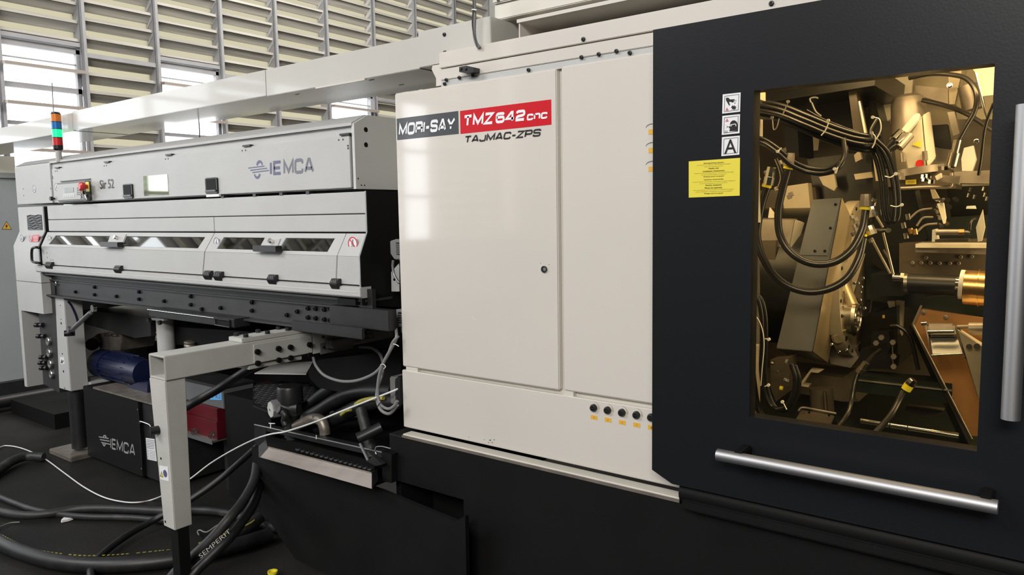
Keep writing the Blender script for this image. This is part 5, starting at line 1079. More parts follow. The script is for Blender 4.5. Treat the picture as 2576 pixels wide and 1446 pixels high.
box('crossbar', lx1 - 0.06, lx1 + 0.04, 2.245, 2.9, fz(205, 985, 2.24) + 0.01, fz(205, 957, 2.24), 'feeder_grey', fd)
tube('blue_tube', [PX(x, y, lx1 + 0.005) for x, y in ((171, 758), (180, 770), (190, 792), (196, 812))], 0.006, 'blue_motor', fd, n=6)
a, b2 = PY(172, 838, 2.08), PY(240, 775, 2.04)
gs = thing('gas_strut', a, None, None); adopt(gs, fd)
cyl('strut_body', a.lerp(b2, 0.15), a.lerp(b2, 0.85), 0.014, 'stainless', gs, n=16); cyl('strut_rod', a, b2, 0.008, 'chrome', gs, n=12)
cyl('strut_knob', a + Vector((0.02, 0.03, 0)), a + Vector((-0.01, -0.02, 0)), 0.02, 'black_plastic', gs, n=14); disc('strut_eye', b2, 0.022, 'chrome', gs, t=0.02, n=16); disc('strut_boss', PY(178, 828, 2.07), 0.02, 'stainless', gs, t=0.02, n=8)
# second leg, round column with its clamp
c2 = PY(417, 840, 2.36)
cyl('column', Vector((c2.x, 2.36, 0.5)), Vector((c2.x, 2.36, 1.085)), 0.052, 'feeder_grey', fd, n=28)
ck = thing('clamp', PY(405, 806, 2.28), None, None); adopt(ck, fd)
slab('clamp_bar', [(379, 799), (412, 802), (412, 807), (379, 805)], 2.27, 0.02, 'feeder_grey', ck); disc('clamp_hook', PY(379, 805, 2.27), 0.014, 'black_steel', ck, t=0.02, n=12); disc('clamp_bolt', PY(405, 811, 2.27), 0.014, 'black_plastic', ck, t=0.015, n=12)

# ================================================================== signal tower
STY = 2.12
def tz(y, x=144): return PY(x, y, STY).z
tx = PY(144, 340, STY).x
sg = thing('signal_tower', (tx, STY, 1.99), 'signal tower with orange, blue, lit green and red lenses on the bar feeder', 'signal lamp')
cyl('pole', (tx, STY, 1.98), (tx, STY, tz(374)), 0.018, 'stand_grey', sg, n=14)
rr_ = 10.9 / SP(144, STY)
cyl('socket', (tx, STY, tz(379)), (tx, STY, tz(366)), rr_ * 1.02, 'black_plastic', sg, n=24, prof=[(0, rr_ * .7), (.3, rr_ * 1.0), (1, rr_ * 1.02)])
for nm, y0, y1, m_ in (('red_lens', 368, 347, 'lens_red'), ('green_lens', 345.5, 325.5, 'lens_green'), ('blue_lens', 324, 307, 'lens_blue'), ('orange_lens', 305.5, 286.5, 'lens_orange')):
    cyl(nm, (tx, STY, tz(y0)), (tx, STY, tz(y1)), rr_, m_, sg, n=28)
    cyl('collar', (tx, STY, tz(y1)), (tx, STY, tz(y1 - 1.6)), rr_ * 1.04, 'black_plastic', sg, n=28)
cyl('cap', (tx, STY, tz(285.5)), (tx, STY, tz(281)), rr_ * .95, 'black_plastic', sg, n=24, r1=rr_ * .8)
ro = thing('thin_rod', (PY(147, 400, 2.6).x, 2.6, 2.03), 'thin upright metal rod behind the signal tower lenses', 'rod')
tube('rod', [PY(147, 412, 2.6), PY(134, 275, 2.6), PY(130.5, 208, 2.6)], 0.0045, 'stainless', ro, n=6, smooth=False); W[ro.name] = W[ro.name]
ro2 = thing('thin_rod', (PY(503, 352, 2.62).x, 2.62, 2.03), 'thin upright metal rod under the duct, right of the round mirror highlight', 'rod')
ro2['label'] = 'short thin metal rod on the bar feeder roof, against the second window'
tube('rod', [PY(503, 374, 2.6), PY(501, 306, 2.6), PY(504, 280, 2.6)], 0.004, 'stainless', ro2, n=6, smooth=False)

# ================================================================== electrical cabinet far left
ecx = -7.4
ec = thing('electrical_cabinet', (ecx - 0.4, 2.5, 0), 'tall blue-grey electrical cabinet with a yellow lightning triangle, at the left edge', 'cabinet')
ez0, ez1 = PX(0, 962, ecx).z, PX(20, 443, ecx).z; ey0, ey1 = 1.7, 3.0
box('case', ecx - 0.8, ecx, ey0, ey1, ez0, ez1 - 0.02, 'cabinet_grey', ec, bev=0.005)
box('top_rim', ecx - 0.81, ecx + 0.01, ey0, ey1, ez1 - 0.02, ez1 + 0.03, 'cabinet_grey', ec, bev=0.005)
box('plinth', ecx - 0.78, ecx + 0.05, ey0, ey1 + 0.1, 0.0, ez0, 'black_steel', ec)
rail2 = cyl('kick_rail', (ecx + 0.18, 1.6, 0.09), (ecx + 0.18, 3.0, 0.09), 0.05, 'black_steel', ec, n=16)
tv = [PX(x, y, ecx) for x, y in ((4, 577), (16, 556), (30, 577))]
t1 = prism('warning_triangle', tv, (0.001, 0, 0), 'black_print', ec)
cc = sum(tv, Vector()) / 3
prism('triangle_field', [cc + (v - cc) * 0.86 + Vector((0.0012, 0, 0)) for v in tv], (0.0006, 0, 0), 'orange_label', t1)
prism('lightning', [PX(x, y, ecx + 0.002) for x, y in ((18, 562), (13, 569.5), (16, 569.5), (14, 575.5), (20, 567.5), (16.5, 567.5))], (0.0006, 0, 0), 'black_print', t1)
bb = box('cream_box', ecx - 0.7, ecx - 0.01, 1.7, PX(38, 400, ecx).y, ez1 + 0.03, min(DZ0 - 0.004, PX(20, 386, ecx).z), 'cream_sheet', None, label='cream metal box lying on top of the blue-grey electrical cabinet', cat='box')

# ================================================================== OUTRIGGER STAND in the foreground
os_ = thing('outrigger_stand', (-2.95, 1.56, 0), 'pale grey square-tube outrigger with a tapered leg, in the foreground below the feeder', 'stand')
bx0, bx1, bz0, bz1, by0, by1 = -3.015, -2.888, 0.958, 1.058, 1.50, 2.75
# hollow square tube, open towards the viewer
tk = 0.009
Vt = []
for y in (by0, by1):
    for e in (0, tk):
        Vt += [(bx0 + e, y, bz0 + e), (bx1 - e, y, bz0 + e), (bx1 - e, y, bz1 - e), (bx0 + e, y, bz1 - e)]
Ft = []
for i in range(4):
    j = (i + 1) % 4
    Ft += [(i, j, 8 + j, 8 + i), (4 + i, 12 + i, 12 + j, 4 + j), (i, 4 + i, 4 + j, j), (8 + i, 8 + j, 12 + j, 12 + i)]
ob = mk('beam_tube', Vt, Ft, 'stand_grey', os_, bev=0.003)
screw((bx0 + 0.05, by0 + 0.06, bz0 + 0.012), 0.009, ob, nrm=(0, 0, 1), name='bolt', t=0.012)
screw((bx1 - 0.012, by0 + 0.04, bz0 + 0.03), 0.006, ob, nrm=(-1, 0, 0), name='bolt', t=0.006)
# plates bolted round the tube
def PXc(px, py, off=0.0): return PX(px, py, bx1 + off)
ys0, ys1 = PXc(637, 890).y, PXc(783, 880).y
side = box('side_plate', bx1, bx1 + 0.008, ys0, ys1, bz0 + 0.005, bz1 - 0.012, 'stand_grey', os_, bev=0.001)
for x, y in ((646, 884.5), (699, 876.5), (729, 873), (777, 866.5), (647, 913.5), (700, 905.5), (730, 900), (778, 893)):
    p = PXc(x, y, 0.008); cyl('bolt_head', p, p + Vector((0.012, 0, 0)), 0.0125, 'deep_black', side, n=18)
box('flange_end', bx1, bx1 + 0.006, ys1 + 0.006, ys1 + 0.24, bz0 - 0.004, bz1 - 0.004, 'stand_grey', os_, bev=0.001)
zt1 = bz1 + 0.001
tp0, tp1 = PZ(592, 860, zt1).y, PZ(780, 830, zt1).y
top = box('top_plate', bx0 + 0.012, bx1 - 0.012, tp0, tp1, zt1, zt1 + 0.020, 'stand_grey', os_, bev=0.002)
for i in range(4):
    for s in (-1, 1):
        p = Vector(((bx0 + bx1) / 2 + s * 0.036, tp0 + 0.03 + (tp1 - tp0 - 0.07) * i / 3, zt1 + 0.020)); cyl('bolt_head', p, p + Vector((0, 0, 0.014)), 0.0115, 'black_plastic', top, n=14)
box('bottom_plate', bx0 + 0.01, bx1 - 0.006, ys0 - 0.02, ys1 - 0.05, bz0 - 0.022, bz0 - 0.003, 'stand_grey', os_, bev=0.002)
hexa('gusset', [(bx0 + 0.02, 2.25, bz1), (bx1 - 0.01, 2.25, bz1), (bx1 - 0.01, 2.28, bz1 + 0.036), (bx0 + 0.02, 2.28, bz1 + 0.036)], [(bx0 + 0.02, 2.75, bz1), (bx1 + 0.25, 2.75, bz1), (bx1 + 0.12, 2.72, bz1 + 0.036), (bx0 + 0.02, 2.75, bz1 + 0.036)], 'stand_grey', os_)
# tapered leg
lt, lb_ = bz0 - 0.001, 0.33
ly0 = 1.502
pb0, pb1 = PY(412, 1322, ly0 + 0.0), PY(440, 1335, ly0)
fw_t = (PY(376, 966, ly0).x, PY(416, 966, ly0).x); fw_b = (pb0.x, pb1.x); zbt = pb1.z
dpt = PX(468, 967, fw_t[1]).y; dpb = PX(484.5, 1328, fw_b[1]).y
leg = hexa('leg_tube', [(fw_b[0], ly0, zbt), (fw_b[1], ly0, zbt), (fw_t[1], ly0, lt), (fw_t[0], ly0, lt)], [(fw_b[0], dpb, zbt), (fw_b[1], dpb, zbt), (fw_t[1], dpt, lt), (fw_t[0], dpt, lt)], 'stand_grey', os_, bev=0.003)
box('inner_tube', fw_b[0] + 0.028, fw_b[1] - 0.004, ly0 + 0.014, dpb - 0.014, 0.0, zbt, 'deep_black', os_)
for x, y, r in ((405, 1153, 5), (416, 1312, 5)): disc('hole', PY(x, y, ly0), r * 0.0011, 'deep_black', leg, t=0.0006, n=12)
kp = PY(396, 1080, ly0); cyl('clamp_knob', kp + Vector((0.01, 0.0, 0)), kp + Vector((-0.0, -0.03, 0)), 0.018, 'black_plastic', os_, n=16)
ll = decal('safety_label', [(401, 1171), (422.5, 1174), (425, 1210), (404, 1205)], ly0, 'white_label', leg)
q = PY(415.5, 1191, ly0 - 0.0012); cyl('dot', q, q + Vector((0, -0.0005, 0)), 0.0155, 'navy_print', ll, n=20)
decal('triangle', [(403, 1198), (406.5, 1185), (411, 1201)], ly0 - 0.0012, 'black_print', ll, t=0.0004); decal('triangle', [(404.5, 1197), (406.8, 1188), (409.5, 1199)], ly0 - 0.0018, 'yellow_label', ll, t=0.0004)
# heavy connector on the beam with its cable
cn = thing('beam_connector', PXc(850, 880, 0.03), None, None); adopt(cn, os_)
pA, pB = PXc(803, 890, 0.0), PXc(866, 872, 0.0)
box('socket_plate', bx1 + 0.006, bx1 + 0.011, pA.y, pB.y + 0.05, PXc(805, 891).z, PXc(805, 863).z, 'connector_grey', cn, bev=0.002)
box('socket_frame', bx1 + 0.011, bx1 + 0.030, pA.y + 0.03, pA.y + 0.085, 0.972, 1.022, 'connector_grey', cn, bev=0.003)
pH0 = PXc(832, 880, 0.05); pH1 = PXc(888, 872, 0.05)
box('plug_body', bx1 + 0.022, bx1 + 0.068, pH0.y, pH1.y, 0.974, 1.016, 'connector_grey', cn, bev=0.005)
cyl('plug_neck', (bx1 + 0.045, pH1.y, 0.995), (bx1 + 0.045, pH1.y + 0.10, 1.0), 0.020, 'connector_grey', cn, n=16, r1=0.012)
cyl('gland', (bx1 + 0.045, pH1.y + 0.10, 1.0), (bx1 + 0.045, pH1.y + 0.135, 1.0), 0.014, 'cable_grey', cn, n=14)
for dy in (0.02, 0.14): disc('plate_screw', (bx1 + 0.011, pA.y + dy, 1.028), 0.007, 'black_plastic', cn, nrm=(1, 0, 0), t=0.004, n=10)
disc('plate_screw', (bx1 + 0.011, pA.y + 0.02, 0.978), 0.007, 'black_plastic', cn, nrm=(1, 0, 0), t=0.004, n=10)
def yAt(px): return 2.2
hose('plug_cable', [(905, 872, 2.46), (935, 875, 2.38), (955, 890, 2.30), (964, 915, 2.22), (962, 940, 2.15), (952, 970, 2.12), (948, 1000, 2.10), (958, 1030, 2.09), (980, 1040, 2.085), (1000, 1018, 2.085)], 4.5, 'cable_grey', cn, n=8)

# cables and connectors at the lathe's left side
gc = thing('grey_cable', PY(950, 960, 2.12), 'grey cable looping below the outrigger beam over to the lathe side', 'cable')
hose('cable', [(788, 900, 2.2), (795, 920, 2.15), (815, 943, 2.12), (850, 957, 2.1), (885, 959, 2.1), (920, 950, 2.1), (950, 932, 2.1), (975, 895, 2.1), (988, 862, 2.09), (1002, 845, 2.10)], 4.2, 'cable_grey', gc, n=8)
tube('cable_tie', [PY(x, y, 2.07) for x, y in ((957, 918), (964, 916), (970, 922), (965, 928))], 0.0018, 'white_plastic', gc, n=6)
gc2 = thing('grey_cable', PY(950, 1000, 2.10), 'grey cable from the small connector down into the bend beside the large connector', 'cable')
hose('cable', [(996, 825, 2.12), (997, 850, 2.10), (985, 875, 2.09), (966, 910, 2.085), (954, 945, 2.08), (950, 985, 2.075), (956, 1015, 2.07), (975, 1028, 2.07), (990, 1022, 2.075), (1000, 1008, 2.08)], 4.2, 'cable_grey', gc2, n=8)
tube('cable_tie', [PY(x, y, 2.05) for x, y in ((950, 1022), (955, 1015), (962, 1010))], 0.0022, 'black_plastic', gc2, n=6)
tube('cable_tie', [PY(x, y, 2.05) for x, y in ((989, 865), (997, 867), (1003, 871))], 0.0018, 'white_plastic', gc2, n=6)
def conn(x0, x1, y0, y1, nk, lab, chrome=False):
    o = thing('connector', PY((x0 + x1) / 2, y1, 2.15), lab, 'connector')
    Y = 2.16
    a, b2 = PY(x0, (y0 + y1) / 2, Y).x, max(PY(x1, (y0 + y1) / 2, Y).x, -2.186); z0_, z1_ = fz(x0, y1, Y), fz(x0, y0, Y)
    hh = (z1_ - z0_)
    prism('hood', [(a, Y, z0_ + hh * .28), (a + (b2 - a) * .25, Y, z0_), (b2, Y, z0_), (b2, Y, z1_ - hh * .06), (a + (b2 - a) * .4, Y, z1_), (a, Y, z1_ - hh * .1)], (0, 0.06, 0), 'connector_grey', o, bev=0.003)
    box('ribbed_grip', a + (b2 - a) * .45, b2 - 0.002, Y - 0.004, Y + 0.01, z0_ + hh * .25, z1_ - hh * .15, 'black_plastic', o)
    for k in range(5): box('grip_rib', a + (b2 - a) * .45, b2 - 0.004, Y - 0.007, Y - 0.003, z0_ + hh * (.3 + .1 * k), z0_ + hh * (.34 + .1 * k), 'connector_grey', o)
    if nk:
        c = Vector((a + (b2 - a) * .5, Y + 0.02, z0_)); cyl('gland', c, c + Vector((0, 0, -0.025)), 0.010, 'chrome' if chrome else 'cable_grey', o, n=14)
    return o
conn(981, 1001, 601, 652, 1, 'upper grey connector with a chrome gland at the lathe side', True)
conn(986, 1003, 776, 820, 1, 'small grey connector beside the black frame beam')
bgc = thing('connector', PY(995, 1020, 2.12), 'large dark grey connector housing beside the lower cream panel', 'connector')
box('housing', PY(982, 980, 2.13).x, -2.205, 2.125, 2.20, fz(990, 1016, 2.13), fz(990, 948, 2.13), 'connector_grey', bgc, bev=0.005)
box('lid_edge', -2.222, -2.19, 2.115, 2.21, fz(990, 1012, 2.13), fz(990, 944, 2.13), 'black_plastic', bgc, bev=0.003)
tube('locking_bail', [PY(x, y, 2.118) for x, y in ((1000, 948), (994, 955), (993, 975), (994, 1005))], 0.004, 'connector_grey', bgc, n=6)
ah = thing('armoured_hose', PY(992, 660, 2.16), 'thin braided silver hose curving from the upper connector to the door edge', 'hose')
tube('braid', [PY(x, y, 2.15) for x, y in ((989, 655), (988, 670), (991, 690), (1000, 706), (1005, 712))], 0.0055, 'stainless', ah, n=8, ribs=0.06, k=12)
bp_ = slab('bracket_plate', [(984, 684), (1004, 662), (1004, 733), (985, 733)], 2.22, 0.004, 'feeder_grey', None, label='small pale grey bracket plate with one hole at the lathe side', cat='bracket')
disc('hole', PY(992, 703, 2.22), 0.006, 'deep_black', bp_, t=0.0008)

# ================================================================== hydraulic power pack on the floor
YH2 = 2.18
hu = thing('hydraulic_unit', PY(300, 1200, YH2), 'black hydraulic tank with grey lettering and a blue motor on top', 'machine unit')
hx0, hx1 = X2(216, 1080, YH2), X2(356, 1140, YH2); hzt = fz(216, 1040, YH2)
zt_ = 0.50
tank = box('tank', hx0, hx1, YH2, 2.75, 0.02, zt_, 'skirt_black', hu, bev=0.004)
hx2 = X2(415, 1160, YH2)
box('tank_end', hx1 + 0.006, hx2, YH2 + 0.02, 2.75, 0.02, zt_ - 0.01, 'black_steel', hu, bev=0.003)
tube('weld_edge', [(hx1 + 0.003, YH2 - 0.003, zt_ - 0.06), (hx1 + 0.003, YH2 - 0.003, 0.10)], 0.005, 'black_steel', hu, n=6, smooth=False)
for z in (zt_ - 0.05, 0.08): disc('edge_glint', (hx1 + 0.003, YH2 - 0.006, z), 0.006, 'stainless', hu, t=0.003, n=8)
box('deck', hx0 + 0.15, hx2, YH2 + 0.0, 2.72, zt_, zt_ + 0.012, 'dirty_steel', hu)
tube('deck_handle', [PY(x, y, YH2 - 0.01) for x, y in ((352, 1063), (354, 1060), (374, 1067), (378, 1071), (379, 1076))], 0.006, 'chrome', hu, n=8)
lz = [fz(x, y, YH2) for x, y in ((250, 1132), (340, 1148))]
def logo2(Y, m, parent):
    sign('lettering', 'IEMCA', PY(278, 1128, Y), PY(340, 1147, Y), PY(278, 1101, Y), m, parent, sw=0.17, gap=0.18)
    P = [[(248, 1097), (272, 1101), (274, 1104), (250, 1100)], [(251, 1104), (275, 1108), (276, 1111), (253, 1107)], [(254, 1111), (277, 1116), (278, 1119), (256, 1114)],
         [(258, 1100), (261, 1094), (266, 1094), (269, 1101), (266, 1101), (264, 1097), (262, 1097), (261, 1101)], [(257, 1114), (260, 1121), (263, 1123), (267, 1117), (264, 1116), (262, 1119), (260, 1115)]]
    joined('emblem', [polyg([PY(x, y, Y) for x, y in q], (0, -0.0006, 0)) for q in P], m, parent)
logo2(YH2 - 0.0008, 'grey_lettering', tank)
il = decal('instruction_label', [(367, 1101), (389, 1104), (395, 1160), (371, 1155)], YH2 + 0.019, 'white_label', hu)
for j in range(6): decal('text_line', [(369, 1105 + 4 * j), (388, 1108 + 4 * j), (388.3, 1109.3 + 4 * j), (369.3, 1106.3 + 4 * j)], YH2 + 0.0175, 'slate_print', il, t=0.0004)
for j in range(6):
    decal('text_line', [(371, 1131 + 4 * j), (373, 1131.3 + 4 * j), (373, 1133 + 4 * j), (371, 1132.6 + 4 * j)], YH2 + 0.0175, 'slate_print', il, t=0.0004)
    decal('text_line', [(376, 1132 + 4 * j), (391, 1134.5 + 4 * j), (391, 1135.5 + 4 * j), (376, 1133 + 4 * j)], YH2 + 0.0175, 'grey_lettering', il, t=0.0004)
# blue motor
mo = thing('blue_motor', PY(300, 1030, 2.35), None, None); adopt(mo, hu)
YM = 2.38
m0, m1 = PY(258, 1010, YM), PY(362, 1002, YM); m0.z = m1.z = zt_ + 0.105; 
cyl('fan_cowl', m0, m0 + Vector((0.17, 0, 0)), 0.098, 'blue_motor', mo, n=32, prof=[(0, 0.05), (0.04, 0.088), (0.15, 0.098), (1, 0.098)])
cyl('stator', m0 + Vector((0.15, 0, 0)), m1 + Vector((0.05, 0, 0)), 0.088, 'blue_motor', mo, n=32)
for k in range(16):
    a = 2 * math.pi * k / 16; c = m0 + Vector((0.18, math.cos(a) * 0.09, math.sin(a) * 0.09)); 
    prism('fin', [c, c + Vector((0.32, 0, 0)), c + Vector((0.32, math.cos(a) * 0.012, math.sin(a) * 0.012)), c + Vector((0, math.cos(a) * 0.012, math.sin(a) * 0.012))], (0, -math.sin(a) * 0.004, math.cos(a) * 0.004), 'blue_motor', mo)
tb_ = slab('terminal_box', [(318, 972), (345, 962), (372, 962), (372, 992), (350, 1000), (322, 992)], 2.30, 0.12, 'blue_motor', mo, bev=0.006)
for x, y in ((341, 996), (355.5, 993)): cyl('gland', PY(x, y, 2.28), PY(x + 1, y + 7, 2.27), 0.012, 'cable_grey', tb_, n=12)
tube('motor_lead', [PY(x, y, 2.27) for x, y in ((356, 1000), (362, 1010), (372, 1018), (382, 1022))], 0.006, 'cable_grey', mo, n=8)
cyl('lifting_eye', PY(316, 984, 2.34), PY(316, 984, 2.34) + Vector((0, -0.014, 0)), 0.016, 'stainless', mo, n=14)
cyl('filler_cap', PY(229, 1023, 2.3) , PY(229, 1023, 2.3) + Vector((-0.02, -0.03, 0)), 0.028, 'stainless', mo, n=18)
slab('pump_block', [(338, 1040), (380, 1036), (384, 1062), (372, 1062), (340, 1046)], 2.25, 0.2, 'stainless', hu, bev=0.003)

# boxes standing on a tray behind the stand
YR = 2.30
trx0 = X2(478, 1100, YR)
zr = fz(546, 1105, YR)
trc = PY(546, 1106, YR).x
zt2 = PY(546, 1106, YR).z
tray = thing('carrier_tray', (trc - 0.2, YR + 0.3, 0), 'dull metal carrier tray on a short foot, behind the grey leg', 'tray')
box('tray_plate', trc - 0.42, trc, YR - 0.03, 3.0, zt2 - 0.012, zt2, 'dirty_steel', tray)
box('tray_rim', trc - 0.42, trc + 0.004, YR - 0.034, YR - 0.03, zt2 - 0.02, zt2 + 0.006, 'stainless', tray)
box('tray_foot', trc - 0.10, trc - 0.04, YR + 0.1, YR + 0.16, 0.0, zt2 - 0.012, 'black_steel', tray)
box('tray_foot', trc - 0.10, trc - 0.04, 2.8, 2.86, 0.0, zt2 - 0.012, 'black_steel', tray)
rzt = fz(546, 1062, YR); rzt2 = fz(546, 1031, YR)
def XB_(px, py): return PY(px, py, YR).x
rbx = XB_(546, 1080)
rb1 = box('red_box', rbx - 0.40, rbx, YR, 2.95, zt2, rzt, 'red_paint', None, bev=0.002, label='lower dark red metal box on the carrier tray', cat='box')
rb2 = box('red_box', rbx - 0.41, rbx - 0.01, YR + 0.012, 2.92, rzt + 0.001, rzt2, 'red_paint', None, bev=0.002, label='upper red metal box directly beneath the grey box with the blue sticker', cat='box')
for x, y in ((487, 1088), (530, 1097)):
    p = PY(x, y, YR - 0.028); cyl('plastic_cap', p, p + Vector((0.02, 0, 0.02)), 0.018, 'clear_plastic', tray, n=14, r1=0.014)
gzt = fz(560, 974, YR + 0.03); gzb = rzt2 + 0.001
gx1 = PY(562, 1000, YR + 0.03).x
gb = thing('grey_box', (gx1 - 0.2, 2.6, gzb), 'grey metal box with a bright blue sticker, topmost of the stack behind the leg', 'box')
gy1 = PX(640, 1010, gx1).y
box('box_body', gx1 - 0.42, gx1, YR + 0.03, gy1, gzb, gzt - 0.012, 'box_grey', gb, bev=0.003)
box('box_lid', gx1 - 0.42, gx1 + 0.004, YR + 0.026, gy1 + 0.004, gzt - 0.011, gzt + 0.004, 'black_steel', gb, bev=0.002)
hp = [PY(x, y, YR + 0.05) for x, y in ((468, 974), (468, 957), (503, 958), (507, 972))]
tube('box_handle', [hp[0], hp[0].lerp(hp[1], .8), hp[1], hp[2], hp[2].lerp(hp[3], .3), hp[3]], 0.005, 'chrome', gb, n=8, k=4)
bs = decal('blue_sticker', [(528, 985), (557, 986), (558, 1006), (529, 1005)], YR + 0.029, 'blue_label', gb)
for x in (534, 544): q = PY(x, 996, YR + 0.0275); cyl('dot', q, q + Vector((0, -0.0005, 0)), 0.0115, 'navy_print', bs, n=16); joined('pictogram', [polyg([(q.x + u * 0.0115, q.y - 0.0007, q.z + v * 0.0115) for u, v in ((-.3, -.6), (.3, -.6), (.35, .1), (0, .6), (-.35, .1))], (0, -0.0003, 0))], 'blue_label', bs)
for k, y in enumerate((990, 994, 998, 1001)): decal('text_line', [(549, y), (555, y), (555, y + 1.4), (549, y + 1.4)], YR + 0.0275, 'navy_print', bs, t=0.0004)

# ================================================================== things between feeder and lathe
sh = hexa('drip_sheet', [PY(640, 938, 2.5), PY(770, 940, 2.5), PY(788, 908, 2.7), PY(690, 915, 2.75)], [p + Vector((0, 0, -0.006)) for p in (PY(640, 938, 2.5), PY(770, 940, 2.5), PY(788, 908, 2.7), PY(690, 915, 2.75))], 'feeder_side', None, label='pale bent drip sheet under the far end of the outrigger beam', cat='sheet')
bk_ = mk('black_trough', *polyg([PY(x, y, 2.45) for x, y in ((775, 930), (800, 905), (1010, 880), (1010, 975), (870, 990), (800, 975), (778, 952))], (0, 0.35, 0)), 'deep_black', None, bev=0.003, label='black sheet-metal trough between the bar feeder and the lathe', cat='trough')
zp = 0.62
cpz = [PZ(640, 985, zp), PZ(690, 1020, zp), PZ(812, 985, zp), PZ(770, 960, zp), PZ(665, 960, zp)]
ckp = thing('checker_platform', (-3.6, 3.0, 0), 'dark checker-plate step behind the coolant pump', 'platform')
pl = mk('checker_plate', *polyg([PZ(x, y, zp) for x, y in ((636, 1018), (685, 1038), (818, 992), (775, 962), (636, 962))], (0, 0, -0.01)), 'black_steel', ckp)
tr_ = []; base = PZ(640, 1010, zp)
studs = []
c00 = [PZ(x, y, zp) for x, y in ((640, 1012), (682, 1032), (808, 992), (775, 966), (640, 966))]
def inside(p, poly):
    r = False; j = len(poly) - 1
    for i in range(len(poly)):
        a, b2 = poly[i], poly[j]
        if (a.y > p.y) != (b2.y > p.y) and p.x < (b2.x - a.x) * (p.y - a.y) / (b2.y - a.y) + a.x: r = not r
        j = i
    return r
xs_ = [p.x for p in c00]; ysx = [p.y for p in c00]; i = 0
x = min(xs_)
while x < max(xs_):
    y = min(ysx); j = 0
    while y < max(ysx):
        p = Vector((x, y, zp))
        if inside(p, c00):
            d = Vector((0.012, 0.012, 0)) if (i + j) % 2 else Vector((0.012, -0.012, 0)); e = Vector((-d.y, d.x, 0)) * 0.28
            studs.append(([p - d, p - e, p + d, p + e, p + Vector((0, 0, 0.003))], [(0, 1, 4), (1, 2, 4), (2, 3, 4), (3, 0, 4), (3, 2, 1, 0)]))
        y += 0.028; j += 1
    x += 0.028; i += 1
joined('tread_studs', studs, 'stainless', ckp, kind='stuff')
box('platform_frame', min(xs_) + 0.02, max(xs_) - 0.15, min(ysx) + 0.1, max(ysx), 0.0, zp - 0.012, 'deep_black', ckp)
bl_ = thing('blue_pipe', PY(760, 828, 2.3), 'bright blue plastic pipe showing under the feeder frame', 'pipe')
tube('pipe', [PY(x, y, 2.35) for x, y in ((722, 822), (748, 829), (775, 834), (800, 836))], 0.012, 'blue_plastic', bl_)
cbk = thing('cable_clip_bracket', PY(705, 835, 2.3), 'little black bracket with a loop behind the outrigger beam', 'bracket')
tube('loop', [PY(x, y, 2.3) for x, y in ((703, 842), (697, 834), (702, 826), (710, 830), (722, 842))], 0.006, 'black_steel', cbk, n=8)
tube('thin_tube', [PY(x, y, 2.3) for x, y in ((637, 836), (640, 848), (641, 858))], 0.005, 'chrome', cbk, n=8)

# ================================================================== coolant tank with its chip lip, frame and pump
YT = 2.00
ct = thing('coolant_tank', (-2.4, 2.3, 0), 'black coolant tank with a bright stainless lip in front of the lathe base', 'tank')
zt3 = fz(1000, 1232, YT)
tx0, tx1 = X2(634, 1140, YT), X2(1170, 1300, YT)
tfr = prism('tank_front', [(tx1, YT, 0.03), (tx0 + 0.30, YT, 0.05), (tx0 + 0.06, YT, 0.22), (tx0, YT, 0.36), (tx0, YT, 0.52), (tx0 + 0.06, YT, 0.52), (-2.20, YT, 0.50), (tx1 - 0.05, YT, 0.468), (tx1, YT, 0.50)], (0, 0.02, 0), 'skirt_black', ct)
prism('tank_side', [(tx0, YT + 0.02, 0.36), (tx0 + 0.0, 3.0, 0.36), (tx0, 3.0, 0.52), (tx0, YT + 0.02, 0.52)], (0.01, 0, 0), 'skirt_black', ct)
box('tank_top', tx0 + 0.02, -2.26, YT + 0.02, 3.0, 0.50, 0.51, 'deep_black', ct)
# lip: bent bright sheet, a little turned from the machine axis
q0, q1, q2, q3 = PY(651, 1149, 1.93), PY(935, 1229, 1.90), PY(935, 1189, 1.985), PY(676, 1124, 1.995)
lip = mk('chip_lip', *polyg([q0, q1, q2, q3], (0, 0.004, -0.003)), 'dirty_steel', ct, bev=0.0)
lip.data.materials[0] = M['lip_steel']
mk('lip_end', *polyg([PY(650, 1122, 1.995), PY(651, 1150, 1.925), PY(676, 1124, 1.995), PY(668, 1106, 2.08)], (0.003, 0.0, 0)), 'stainless', ct)
mk('lip_end', *polyg([PY(935, 1187, 1.99), PY(935, 1229, 1.895), PY(950, 1206, 2.0), PY(948, 1180, 2.05)], (0.003, 0, 0)), 'black_steel', ct)
tube('lip_bead', [PY(676, 1124, 1.99), PY(935, 1189, 1.98)], 0.0022, 'dirty_steel', ct, n=6, smooth=False)
hexa('lip_back', [PY(672, 1122, 2.0), PY(940, 1188, 2.0), PY(945, 1160, 2.12), PY(668, 1094, 2.12)], [p + Vector((0, 0.01, -0.01)) for p in (PY(672, 1122, 2.0), PY(940, 1188, 2.0), PY(945, 1160, 2.12), PY(668, 1094, 2.12))], 'deep_black', ct)
for k in range(16):
    x = 745 + k * 12; y = 1130 + k * 3.3; 
    tube('chip_flight', [PY(x, y, 2.02), PY(x + 5, y + 3, 2.01), PY(x + 10, y - 1, 2.02)], 0.006, 'black_steel', ct, n=6, k=3)
tube('frame_rail', [PY(640, 1068, 2.20), PY(980, 1142, 2.12)], 0.004, 'stainless', ct, n=4, smooth=False)
hexa('top_rail', [PY(642, 1078, 2.20), PY(982, 1156, 2.12), PY(982, 1141, 2.12), PY(642, 1068, 2.20)], [p + Vector((0, 0.04, 0)) for p in (PY(642, 1078, 2.20), PY(982, 1156, 2.12), PY(982, 1141, 2.12), PY(642, 1068, 2.20))], 'black_steel', ct)
